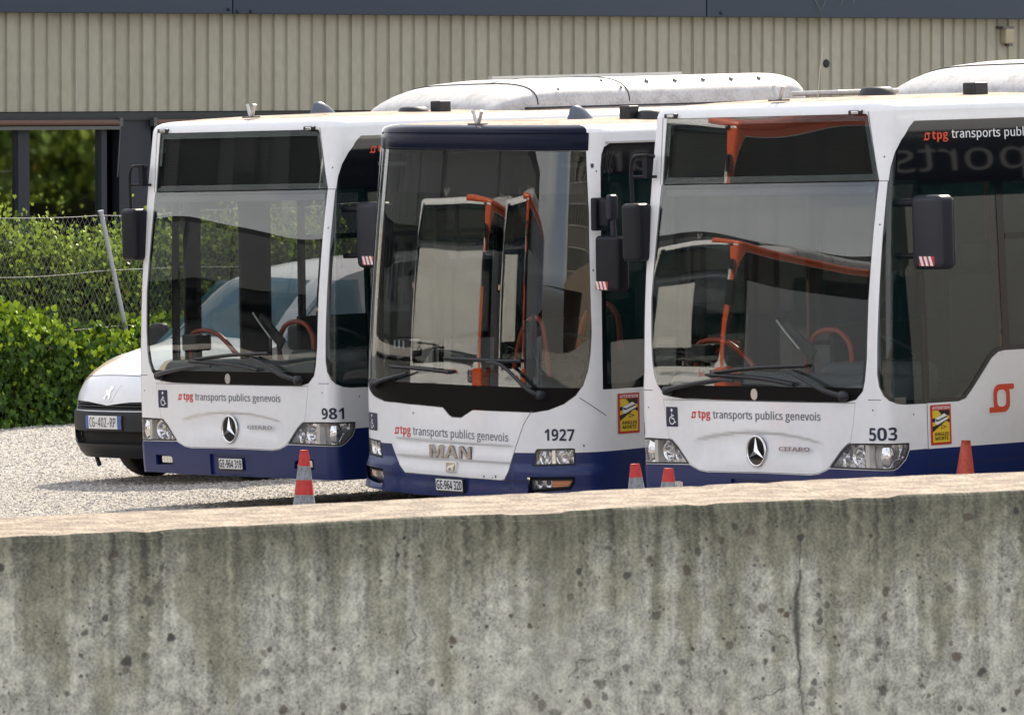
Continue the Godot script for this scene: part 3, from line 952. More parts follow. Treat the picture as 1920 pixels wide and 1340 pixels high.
	tube(st, smooth_path([Vector3(-1.1, 2.70, -0.1), Vector3(-1.2, 2.705, -0.05), Vector3(-1.26, 2.695, -0.05), Vector3(-1.295, 2.64, -0.05), Vector3(-1.3, 2.5, -0.05), Vector3(-1.295, 2.34, -0.05)]), 0.014, 8)
	tube(st, [Vector3(-1.1, 2.555, -0.11), Vector3(-1.3, 2.555, -0.05)], 0.011, 8)
	box(st, Vector3(-1.16, 2.63, -0.08), Vector3(0.05, 0.17, 0.05))
	mi("mirror_arm", done(st), M.mirror_black, mr)
	st = B()
	cbox(st, Vector3(-1.26, 2.165, -0.05), Vector3(0.19, 0.41, 0.14), 0.035)
	mi("mirror_housing", done(st), M.mirror_black, mr)
	st = B()
	box(st, Vector3(-1.26, 2.165, -0.122), Vector3(0.16, 0.37, 0.004))
	mi("mirror_glass", done(st), M.chrome, mr)
	var ml3 := Node3D.new()
	ml3.name = "mirror_001"
	o.add_child(ml3, true)
	st = B()
	tube(st, [Vector3(1.2, 2.34, -0.25), Vector3(1.42, 2.34, -0.33)], 0.025, 8)
	mi("mirror_arm", done(st), M.mirror_black, ml3)
	st = B()
	tube(st, [Vector3(1.2, 1.98, -0.25), Vector3(1.42, 1.98, -0.33)], 0.02, 8)
	mi("mirror_arm", done(st), M.mirror_black, ml3)
	st = B()
	cbox(st, Vector3(1.485, 2.14, -0.33), Vector3(0.29, 0.505, 0.16), 0.045, Basis(), 4)
	mi("mirror_housing", done(st), M.mirror_grey, ml3)
	st = B()
	box(st, Vector3(1.485, 2.14, -0.412), Vector3(0.25, 0.45, 0.004))
	mi("mirror_glass", done(st), M.chrome, ml3)
	stripes_sticker(ml3, Vector3(1.50, 1.945, -0.249), 0.15, 0.065)
	# things on the roof
	v_holder(o, Vector3(0.0, 3.06, -0.3))
	cooling_unit(o, -2.04, -5.36, 0.92, 3.06, 0.26)
	return o

func recolour(o: Node, from: Material, to: Material) -> void:
	for c in o.get_children():
		if c is MeshInstance3D and c.material_override == from: c.material_override = to
		recolour(c, from, to)
var SK := {}

func round_front_bus() -> Node3D:
	var sk := BodySkin.new("m")
	SK.m = sk
	var o := Node3D.new()
	var E := sk.ulen
	var ws := P([-1.2, 2.775, -1.235, 2.3, -1.245, 1.6, -1.235, 1.3, -1.205, 1.14, -1.16, 1.05, -1.084, 0.974, -0.975, 0.929, -0.793, 0.897, -0.101, 0.875, -0.03, 0.82, 0.0, 0.806, 0.1, 0.805, 0.229, 0.867, 0.844, 0.867, 0.972, 0.887, 1.091, 0.931, 1.179, 0.992, 1.234, 1.064, 1.271, 1.172, 1.29, 1.293, 1.299, 1.451, 1.262, 2.318, 1.218, 2.765])
	var hr := P([-0.02, 0.366, 0.504, 0.361, 0.548, 0.369, 0.595, 0.432, 0.677, 0.618, 0.751, 0.779, 0.83, 0.88])
	var hatch := hr.duplicate()
	hatch.append_array(P([-0.83, 0.91, -0.81, 0.8, -0.71, 0.604, -0.605, 0.425, -0.547, 0.374]))
	var head := P([0.84, 0.475, 1.168, 0.488, 1.168, 0.6, 1.15, 0.604, 0.87, 0.595, 0.855, 0.58])
	var visor := P([-1.215, 2.781, 1.235, 2.772, 1.235, 2.9, -1.215, 2.9])
	var belt := P([1.385, 1.03, 12.3, 1.03, 12.3, 2.82, 1.52, 2.82, 1.44, 2.795, 1.4, 2.74, 1.385, 2.65])
	var belt_r := mirrored(P([1.385, 0.4, 2.7, 0.4, 2.7, 1.03, 12.3, 1.03, 12.3, 2.82, 1.52, 2.82, 1.44, 2.795, 1.4, 2.74, 1.385, 2.65]))
	var blue := P([-E, 0.27, -1.1, 0.24, -0.4, 0.215, 0.4, 0.215, 1.1, 0.235, E, 0.27, E, 0.59, 1.85, 0.585, 1.2, 0.573, 0.655, 0.563, 0.597, 0.424, 0.55, 0.362, 0.504, 0.354, -0.02, 0.359, -0.549, 0.367, -0.609, 0.42, -0.7, 0.58, -1.2, 0.578, -1.85, 0.585, -E, 0.59])
	var fog := P([0.815, 0.296, 1.12, 0.322, 1.147, 0.36, 1.147, 0.38, 0.814, 0.372])
	var arch := [oval(4.1, 0.46, 0.6, 0.6), oval(9.95, 0.46, 0.6, 0.6), oval(-4.1, 0.46, 0.6, 0.6), oval(-9.95, 0.46, 0.6, 0.6)]
	var holes := [grown(ws, 0.004), grown(hatch, 0.004), grown(visor, 0.002), belt, belt_r, grown(blue, 0.002), grown(head, 0.003), mirrored(grown(head, 0.003))]
	for a in arch: holes.append(a)
	mi("body_shell", panel(sk, [rect(-E, 0.3, E, 2.9)], holes, 0.0, 0.022), M.paint, o)
	var prof := [Vector2(0, 0), Vector2(0.008, 0.02), Vector2(0.03, 0.036), Vector2(0.08, 0.048), Vector2(0.16, 0.056), Vector2(0.4, 0.066), Vector2(0.8, 0.076), Vector2(1.275, 0.08)]
	mi("roof_edge", bus_roof(sk, 2.9, prof, 0, 4, 1.23), M.paint, o)
	mi("visor_top", bus_roof(sk, 2.9, prof, 0, 4, 0.0, 1.23), M.navy_gloss, o)
	mi("roof", bus_roof(sk, 2.9, prof, 4, 7), M.roof_dust, o)
	var bulge := func(u: float, v: float) -> float: return 0.006 * sin(PI * clampf((v - 2.77) / 0.14, 0.0, 1.0)) - 0.012 * smoothstep(2.86, 2.9, v)
	mi("roof_visor", panel(sk, [visor], [grown(ws, 0.003)], 0.004, 0.03, {"disp": bulge, "step": 0.02}), M.navy_gloss, o)
	mi("visor_lip", panel(sk, [rect(-1.2, 2.783, 1.22, 2.788)], [], 0.008, 0.03), M.navy_gloss, o)
	# front flap with two pressed lines
	var lines := func(u: float, v: float) -> float:
		var tilt := 0.012 * u
		var f := 1.0 - smoothstep(0.6, 0.68, absf(u))
		return f * (-0.014 * smoothstep(0.0, 0.018, 0.626 - tilt - v) * (1.0 - smoothstep(0.018, 0.11, 0.626 - tilt - v)) - 0.014 * smoothstep(0.0, 0.016, 0.498 - tilt - v) * (1.0 - smoothstep(0.016, 0.11, 0.498 - tilt - v)))
	var flap := mi("front_flap", panel(sk, [hatch], [grown(ws, 0.004)], 0.004, 0.03, {"disp": lines, "step": 0.014}), M.paint, o)
	lettering("MAN", "bold", sk, -0.249, 0.5, 0.214, 0.596, 0.0055, M.seam, flap, "lettering_edge")
	lettering("MAN", "bold", sk, -0.245, 0.504, 0.208, 0.593, 0.006, M.chrome_dark, flap, "lettering", 0.01)
	mi("badge_frame", panel(sk, [rrect(-0.072, 0.395, 0.044, 0.472, 0.006)], [rrect(-0.064, 0.402, 0.036, 0.465, 0.004)], 0.012, 0.02), M.chrome, flap)
	mi("badge_ground", panel(sk, [rrect(-0.066, 0.4, 0.038, 0.467, 0.004)], [], 0.006), M.badge_silver, flap)
	mi("badge_animal", panel(sk, [P([-0.058, 0.408, -0.044, 0.408, -0.036, 0.428, -0.012, 0.43, -0.004, 0.408, 0.008, 0.408, 0.012, 0.436, 0.028, 0.448, 0.026, 0.46, 0.008, 0.458, -0.006, 0.448, -0.04, 0.446, -0.052, 0.436])], [], 0.013, 0.008), M.chrome, flap)
	operator_text(sk, -0.66, 0.604, 0.632, 0.716, 0.006, flap, M.grey_print, M.red_print, -0.018)
	mi("scuff", panel(sk, [P([0.33, 0.372, 0.345, 0.372, 0.34, 0.388, 0.33, 0.385]), P([0.42, 0.366, 0.428, 0.366, 0.431, 0.383]), P([0.455, 0.372, 0.468, 0.374, 0.468, 0.392, 0.458, 0.394])], [], 0.006), M.seam, flap)
	# blue bumper and skirts with ledges under the lamps
	var ledge := func(u: float, v: float) -> float:
		var k := 1.0 - smoothstep(1.25, 1.45, absf(u))
		return k * (0.028 * (1.0 - smoothstep(0.43, 0.47, v)) * smoothstep(0.6, 0.68, absf(u)) + 0.02 * (1.0 - smoothstep(0.27, 0.3, v)))
	var well := grown(fog, 0.02)
	var bar := mi("bumper", panel(sk, [blue], [grown(head, 0.003), mirrored(grown(head, 0.003)), well, mirrored(well), arch[0], arch[1], arch[2], arch[3]], 0.0, 0.03, {"disp": ledge, "step": 0.35}), M.navy, o)
	mi("bumper_seam", panel(sk, [rect(0.54, 0.355, 0.8, 0.361), rect(-0.8, 0.356, -0.6, 0.362), rect(-0.262, 0.22, -0.256, 0.36)], [], 0.03), M.seam, bar)
	for s in [1, -1]:
		var f := fog if s > 0 else mirrored(fog)
		mi("fog_lamp_well", panel(sk, [grown(well if s > 0 else mirrored(well), 0.004)], [], -0.03), M.navy_dark, bar)
		var unit := lamp_unit("fog_lamp", sk, o, f, 0.03)
		var amber := P([0.985, 0.314, 1.115, 0.326, 1.138, 0.358, 1.138, 0.374, 0.985, 0.371])
		mi("indicator_lens", panel(sk, [amber if s > 0 else mirrored(amber)], [], -0.006, 0.01, {"disp": func(u, v): return 0.0015 * sin(v * 260.0), "step": 0.006}), M.amber, unit)
		var l := lamp_unit("headlight", sk, o, head if s > 0 else mirrored(head), 0.07)
		bowl(l, sk, 0.925 * s, 0.535, 0.056, -0.045)
		bowl(l, sk, 1.07 * s, 0.54, 0.054, -0.045)
		mi("lamp_divider", panel(sk, [rect(minf(0.985 * s, 1.012 * s), 0.485, maxf(0.985 * s, 1.012 * s), 0.595)], [], -0.02, 0.05), M.chrome, l)
	number_plate(sk, -0.022, 0.302, "GE-964 320", 0.032, o, 0.29, 0.085)
	# windscreen
	var slope := func(u: float, v: float) -> Vector2:
		return Vector2(0.003 * sin(u * 4.3 + 0.8), 0.009 + 0.05 * clampf((v - 1.1) / 1.5, 0.0, 1.0) + 0.002 * sin(u * 3.6 - 0.5) + 0.0012 * sin(u * 8.1 + v * 4.0))
	var w := mi("windscreen", panel(sk, [ws], [], 0.0, 0.007, {"tilt": slope, "step": 0.05}), M.glass_front, o)
	mi("windscreen_inner_face", panel(sk, [ws], [], -0.007, 0.0, {"tilt": slope, "step": 0.05, "flip": true}), M.glass_front, w)
	var clear: PackedVector2Array = Geometry2D.intersect_polygons(grown(ws, -0.03), rect(-1.4, 1.05, 1.4, 2.9))[0]
	mi("windscreen_border", panel(sk, [grown(ws, -0.003)], [clear], -0.012), M.black_band, w)
	mi("sun_blind", panel(sk, Geometry2D.intersect_polygons(clear, rect(-1.4, 2.45, 1.4, 2.9)), [], -0.16), M.display_matrix, w)
	mi("lower_apron", panel(sk, Geometry2D.intersect_polygons(grown(ws, -0.002), rect(-1.4, 0.7, 1.4, 1.045)), [], 0.0025, 0.0, {"step": 0.05}), M.black_band, w)
	wiper(sk, o, [Vector2(0.92, 0.993), Vector2(0.838, 1.034), Vector2(0.591, 1.205), Vector2(0.42, 1.222)], [Vector2(-0.053, 1.242), Vector2(0.523, 1.237), Vector2(0.749, 1.243)])
	wiper(sk, o, [Vector2(-0.904, 1.022), Vector2(-0.745, 1.054), Vector2(-0.442, 1.12)], [Vector2(-0.681, 1.162), Vector2(-0.31, 1.155), Vector2(0.005, 1.139)])
	# side glazing
	var panes := []
	panes.append(P([1.43, 1.07, 2.3, 1.07, 2.3, 2.6, 1.43, 2.6]))
	var pr := [rect(-2.0, 0.45, -1.46, 2.6), rect(-2.62, 0.45, -2.08, 2.6)]
	var u := 2.38
	while u < 12.0:
		panes.append(rect(u, 1.07, minf(u + 1.36, 12.25), 2.6))
		if u > 2.7: pr.append(rect(-minf(u + 1.36, 12.25), 1.07, -u, 2.6))
		u += 1.43
	side_glazing(sk, o, belt, panes, 2.15)
	side_glazing(sk, o, belt_r, pr, 2.15)
	mi("gutter", panel(sk, [rect(1.47, 2.822, 12.3, 2.836)], [], 0.012, 0.02), M.steel, o)
	mi("body_seam", panel(sk, [P([1.209, 0.978, 1.209, 0.972, 1.409, 0.837, 1.409, 0.843]), P([-1.209, 0.978, -1.409, 0.843, -1.409, 0.837, -1.209, 0.972]), rect(1.236, 2.77, 1.241, 2.9)], [], 0.0018), M.seam, o)
	lettering("1927", "bold", sk, 0.936, 0.661, 1.169, 0.748, 0.003, M.navy_print, o)
	lettering("1927", "bold", sk, -1.43, 0.70, -1.2, 0.787, 0.003, M.navy_print, o)
	access_sign(sk, -1.12, 0.668, -0.912, 0.8, 0.003, o)
	warning_sticker(sk, 1.517, 0.699, 1.735, 0.994, 0.003, o)
	var st := B()
	box(st, Vector3(0, 1.62, -11.98), Vector3(2.5, 2.6, 0.04))
	mi("rear_wall", done(st), M.paint, o)
	st = B()
	box(st, Vector3(0, 0.38, -6.4), Vector3(2.2, 0.1, 11.0))
	mi("underside", done(st), M.underside, o)
	st = B()
	cbox(st, Vector3(0, 0.9, -0.62), Vector3(2.1, 0.36, 0.62), 0.1)
	cbox(st, Vector3(0, 0.88, -0.34), Vector3(1.5, 0.3, 0.3), 0.1)
	cbox(st, Vector3(0.6, 1.08, -0.8), Vector3(0.9, 0.24, 0.36), 0.1)
	var dash := mi("dashboard", done(st), M.dash_dark, o)
	st = B()
	tube(st, smooth_path([Vector3(0.0, 1.0, -0.6), Vector3(0.12, 1.4, -0.6), Vector3(0.26, 1.52, -0.6), Vector3(0.36, 1.44, -0.6), Vector3(0.42, 1.05, -0.6)]), 0.02, 8)
	mi("grab_rail", done(st), M.rail_orange, dash)
	st = B()
	tube(st, smooth_path([Vector3(0.62, 1.3, -0.7), Vector3(0.72, 1.55, -0.7), Vector3(0.9, 1.64, -0.7), Vector3(1.05, 1.55, -0.7), Vector3(1.08, 1.3, -0.7)]), 0.022, 8)
	mi("grab_rail", done(st), M.rail_orange, dash)
	st = B()
	cbox(st, Vector3(0.33, 1.32, -0.5), Vector3(0.06, 0.2, 0.05), 0.015)
	tube(st, smooth_path([Vector3(0.36, 1.55, -0.5), Vector3(0.36, 1.35, -0.48), Vector3(0.45, 1.12, -0.5)]), 0.012, 6)
	mi("radio_handset", done(st), M.cabin_black, dash)
	st = B()
	cbox(st, Vector3(-1.0, 1.27, -0.46), Vector3(0.2, 0.13, 0.14), 0.02)
	box(st, Vector3(-1.0, 1.15, -0.48), Vector3(0.06, 0.16, 0.06))
	var reader := mi("ticket_reader", done(st), M.cabin_black, dash)
	for k in 3:
		st = B()
		box(st, Vector3(-1.06 + 0.05 * k, 1.3, -0.385), Vector3(0.014, 0.06, 0.004))
		mi("button", done(st), M.white_print, reader)
	bus_inside(o, 0.4, 2.66)
	for x in [-1.06, 1.06]:
		for z in [-2.78, -8.6]: wheel(o, Vector3(x, 0.47, z), 0.47, 0.28)
	var ml := Node3D.new()
	ml.name = "mirror"
	o.add_child(ml, true)
	st = B()
	cbox(st, Vector3(1.275, 2.31, -0.31), Vector3(0.06, 0.24, 0.1), 0.015)
	cbox(st, Vector3(1.35, 2.32, -0.32), Vector3(0.12, 0.19, 0.07), 0.015)
	mi("mirror_arm", done(st), M.mirror_black, ml)
	st = B()
	cbox(st, Vector3(1.435, 2.36, -0.3), Vector3(0.06, 0.19, 0.09), 0.025)
	tube(st, [Vector3(1.44, 2.3, -0.3), Vector3(1.455, 2.12, -0.3)], 0.022, 8)
	mi("mirror_stalk", done(st), M.mirror_grey, ml)
	st = B()
	cbox(st, Vector3(1.43, 1.955, -0.3), Vector3(0.255, 0.4, 0.12), 0.03)
	mi("mirror_housing", done(st), M.mirror_black, ml)
	st = B()
	box(st, Vector3(1.43, 1.955, -0.362), Vector3(0.22, 0.36, 0.004))
	mi("mirror_glass", done(st), M.chrome, ml)
	stripes_sticker(ml, Vector3(1.38, 1.795, -0.239), 0.13, 0.06)
	v_holder(o, Vector3(0.0, 2.955, -0.3))
	roof_fin(o, Vector3(0.1, 2.97, -1.25), 1.0)
	roof_vent(o, Vector3(0.55, 2.965, -1.55), 0.11, 0.075)
	var bx := B()
	cbox(bx, Vector3(0.42, 3.02, -1.45), Vector3(0.11, 0.11, 0.11), 0.012)
	mi("roof_sensor", done(bx), M.black_plastic, o)
	return o

func small_van() -> Node3D:
	var sk := BodySkin.new("v")
	SK.v = sk
	var o := Node3D.new()
	# v of a height on the front: found by stepping along the profile
	var vy := func(y: float) -> float:
		for i in sk.px.size() - 1:
			if sk.px[i + 1] >= y: return lerpf(sk.d[i], sk.d[i + 1], (y - sk.px[i]) / (sk.px[i + 1] - sk.px[i]))
		return sk.ulen
	var b0 := 0.0
	var v_grille0: float = vy.call(0.615)
	var v_grille1: float = vy.call(0.705)
	var v_seam: float = vy.call(0.915)
	var v_cowl: float = sk.d[10]
	var v_top: float = sk.d[12]
	var intake := P([-0.5, vy.call(0.345), 0.5, vy.call(0.345), 0.6, vy.call(0.43), 0.61, vy.call(0.455), -0.61, vy.call(0.455), -0.6, vy.call(0.43)])
	mi("bumper", panel(sk, [rect(-0.9, b0, 0.9, v_grille0)], [intake], 0.02, 0.04), M.bumper_black, o)
	mi("air_intake", panel(sk, [grown(intake, 0.01)], [], -0.05), M.black_matte, o)
	var grille := P([-0.68, v_grille0 + 0.012, 0.68, v_grille0 + 0.012, 0.72, v_grille1 + 0.005, 0.3, v_grille1 - 0.005, 0.0, v_grille1 - 0.035, -0.3, v_grille1 - 0.005, -0.72, v_grille1 + 0.005])
	var g := mi("grille", panel(sk, [grown(grille, 0.004)], [], -0.04), M.black_matte, o)
	for k in 3:
		mi("grille_bar", panel(sk, Geometry2D.intersect_polygons(grille, rect(-0.74, v_grille0 + 0.018 + k * 0.027, 0.74, v_grille0 + 0.028 + k * 0.027)), [], -0.006, 0.02), M.black_plastic, g)
	var hl := P([-0.88, v_grille1 + 0.06, -0.66, v_grille1 + 0.06, -0.47, v_seam + 0.01, -0.36, v_seam + 0.24, -0.44, v_seam + 0.38, -0.84, v_seam + 0.18])
	var hl2 := mirrored(hl)
	var hood := mi("bonnet", panel(sk, [rect(-0.9, v_grille0 + 0.004, 0.9, v_seam)], [grille, hl, hl2], 0.0, 0.02, {"step": 0.03}), M.van_white, o)
	mi("bonnet_lid", panel(sk, [rect(-0.9, v_seam + 0.006, 0.9, v_cowl)], [hl, hl2], 0.0, 0.02), M.van_white, o)
	mi("bonnet_seam", panel(sk, [rect(-0.6, v_seam - 0.001, 0.6, v_seam + 0.007)], [], 0.0015), M.seam, hood)
	for h in [hl, hl2]: mi("headlight", panel(sk, [h], [], -0.002), M.lens_cream, o)
	var vb: float = vy.call(0.785)
	mi("badge_plate", panel(sk, [P([-0.13, vb - 0.09, 0.06, vb - 0.09, 0.14, vb + 0.07, -0.14, vb + 0.07])], [], 0.004, 0.006), M.van_white, hood)
	mi("badge_animal", panel(sk, [P([-0.06, vb - 0.06, -0.035, vb - 0.07, -0.02, vb - 0.03, 0.005, vb - 0.035, 0.015, vb - 0.07, 0.035, vb - 0.06, 0.03, vb - 0.005, 0.05, vb + 0.03, 0.045, vb + 0.055, 0.015, vb + 0.055, 0.0, vb + 0.02, -0.04, vb + 0.015, -0.05, vb - 0.005, -0.02, vb - 0.012])], [], 0.01, 0.008), M.chrome, hood)
	number_plate(sk, 0.0, vy.call(0.53), "CG-402-RP", 0.034, o, 0.52, 0.11, "fr")
	var w := P([-0.72, v_cowl + 0.02, 0.72, v_cowl + 0.02, 0.66, v_top - 0.02, -0.66, v_top - 0.02])
	mi("pillar", panel(sk, [rect(-0.9, v_cowl + 0.003, 0.9, v_top)], [w], 0.0, 0.03), M.van_white, o)
	mi("windscreen", panel(sk, [w], [], -0.004), M.glass_van, o)
	mi("roof", panel(sk, [rect(-0.9, v_top + 0.003, 0.9, sk.ulen)], [], 0.0, 0.03), M.van_white, o)
	# sides follow the front's outline
	for s in [-1.0, 1.0]:
		var top := []
		for k in 60:
			var v := sk.ulen * k / 59.0
			top.append(sk.at(0.9 * s, v))
		var st := B()
		st.set_smooth_group(1)
		for k in 59:
			var a: Vector3 = top[k]
			var b: Vector3 = top[k + 1]
			var y0 := 0.24
			var rows := 14
			for r in rows:
				var q := []
				for e in [[a, r], [b, r], [b, r + 1], [a, r + 1]]:
					var yy := lerpf(y0, e[0].y, float(e[1]) / rows)
					var bulge := 0.04 * sin(PI * clampf((yy - 0.3) / 1.0, 0.0, 1.0)) * smoothstep(-0.35, -0.8, e[0].z)
					q.append(Vector3(lerpf(0.9 * s, e[0].x, smoothstep(0.9, 1.8, yy) if e[0].y > 1.0 else 0.0) + s * bulge, yy, e[0].z))
				var mid: Vector3 = (q[0] + q[2]) / 2.0
				if Vector2(mid.y - 0.32, mid.z + 1.0).length() < 0.4 or Vector2(mid.y - 0.32, mid.z + 3.6).length() < 0.4: continue
				if s > 0: quad(st, q[0], q[1], q[2], q[3])
				else: quad(st, q[1], q[0], q[3], q[2])
		mi("side_panel", done(st), M.van_white, o)
		for z in [-1.0, -3.6]: wheel(o, Vector3(0.78 * s, 0.32, z), 0.32, 0.2)
		var g2 := B()
		var xx: float = 0.872 * s
		quad(g2, Vector3(xx + 0.03 * s, 1.12, -1.15 if s < 0 else -2.1), Vector3(xx + 0.03 * s, 1.12, -2.1 if s < 0 else -1.15), Vector3(xx - 0.06 * s, 1.66, -2.1 if s < 0 else -1.8), Vector3(xx - 0.06 * s, 1.66, -1.8 if s < 0 else -2.1))
		mi("door_window", done(g2), M.glass_van, o)
		var mr := B()
		cbox(mr, Vector3(1.02 * s, 1.2, -1.3), Vector3(0.2, 0.22, 0.12), 0.05)
		mi("door_mirror", done(mr), M.bumper_black, o)
	var st3 := B()
	tube(st3, [Vector3(0.45, 1.82, -2.1), Vector3(0.43, 2.15, -2.2)], 0.006, 6)
	mi("aerial", done(st3), M.cabin_black, o)
	st3 = B()
	box(st3, Vector3(0, 0.95, -4.36), Vector3(1.7, 1.5, 0.04))
	box(st3, Vector3(0, 0.3, -2.2), Vector3(1.6, 0.06, 3.6))
	mi("rear_door", done(st3), M.van_white, o)
	st3 = B()
	cbox(st3, Vector3(0, 1.0, -1.25), Vector3(1.6, 0.3, 0.4), 0.06)
	for x in [-0.4, 0.4]:
		cbox(st3, Vector3(x, 1.15, -2.1), Vector3(0.45, 0.7, 0.14), 0.05)
	mi("dashboard", done(st3), M.cabin_black, o)
	st3 = B()
	cbox(st3, Vector3(-0.55, 0.19, -0.28), Vector3(0.04, 0.13, 0.03), 0.012, Basis(Vector3(0, 0, 1), 0.5))
	mi("loose_flap", done(st3), M.bumper_black, o)
	return o

func cone(x: float, z: float, h: float, label: String, tone: int, lean := 0.0, crack := false) -> void:
	var b := Basis(Vector3(0, 0, 1), lean)
	var o := thing("traffic_cone", label, "traffic cone", "traffic cones standing in front of the buses", Transform3D(b, Vector3(x, ground_y(x, z), z)))
	var r := func(y: float) -> float: return lerpf(0.13, 0.03, clampf(y / h, 0.0, 1.0))
	var st := B()
	cbox(st, Vector3(0, 0.02, 0), Vector3(0.4, 0.04, 0.4), 0.015)
	mi("base", done(st), M.black_plastic, o)
	var dent := RandomNumberGenerator.new()
	dent.seed = int(x * 100 + 900)
	var cuts_y := [0.04, 0.25, 0.47, 0.61, 0.81, 0.94] if tone == 0 else [0.04, 0.3, 0.55, 0.78, 1.0]
	var lay := [[0.04, 0.3, 0], [0.3, 0.598, 1], [0.598, 0.732, 0], [0.732, 0.857, 1], [0.857, 1.0, 0]] if tone == 0 else [[0.04, 0.5, 0], [0.5, 0.877, 1], [0.877, 1.0, 0]] if tone == 1 else [[0.04, 0.5, 0], [0.5, 1.0, 0]]
	for band in lay:
		var s2 := B()
		s2.set_smooth_group(1)
		var n := 40
		var rows := 10
		var pt := func(i: int, k: int) -> Vector3:
			var y: float = lerpf(band[0], band[1], float(i) / rows) * h
			var a := TAU * k / n
			var rr: float = r.call(y) * (1.0 + 0.035 * sin(a * 2.0 + x) + 0.02 * sin(a * 5.0 + y * 9.0))
			if crack: rr *= 1.0 - 0.16 * exp(-pow((angle_difference(a, PI * 0.46 + 0.12 * sin(y * 14.0))) / 0.11, 2.0)) - 0.1 * exp(-pow((angle_difference(a, PI * 0.22 + y * 0.3)) / 0.08, 2.0)) * smoothstep(0.7, 0.5, y / h)
			return Vector3(cos(a) * rr, y, sin(a) * rr)
		for i in rows:
			for k in n: quad(s2, pt.call(i, k), pt.call(i + 1, k), pt.call(i + 1, k + 1), pt.call(i, k + 1))
		if band[1] == 1.0:
			for k in n: tri(s2, pt.call(rows, k), Vector3(0, h * 1.0, 0), pt.call(rows, k + 1))
		mi("reflective_band" if band[2] == 1 else "cone_body", done(s2), M.cone_band if band[2] == 1 else M.cone_red if tone < 2 else M.cone_orange, o)

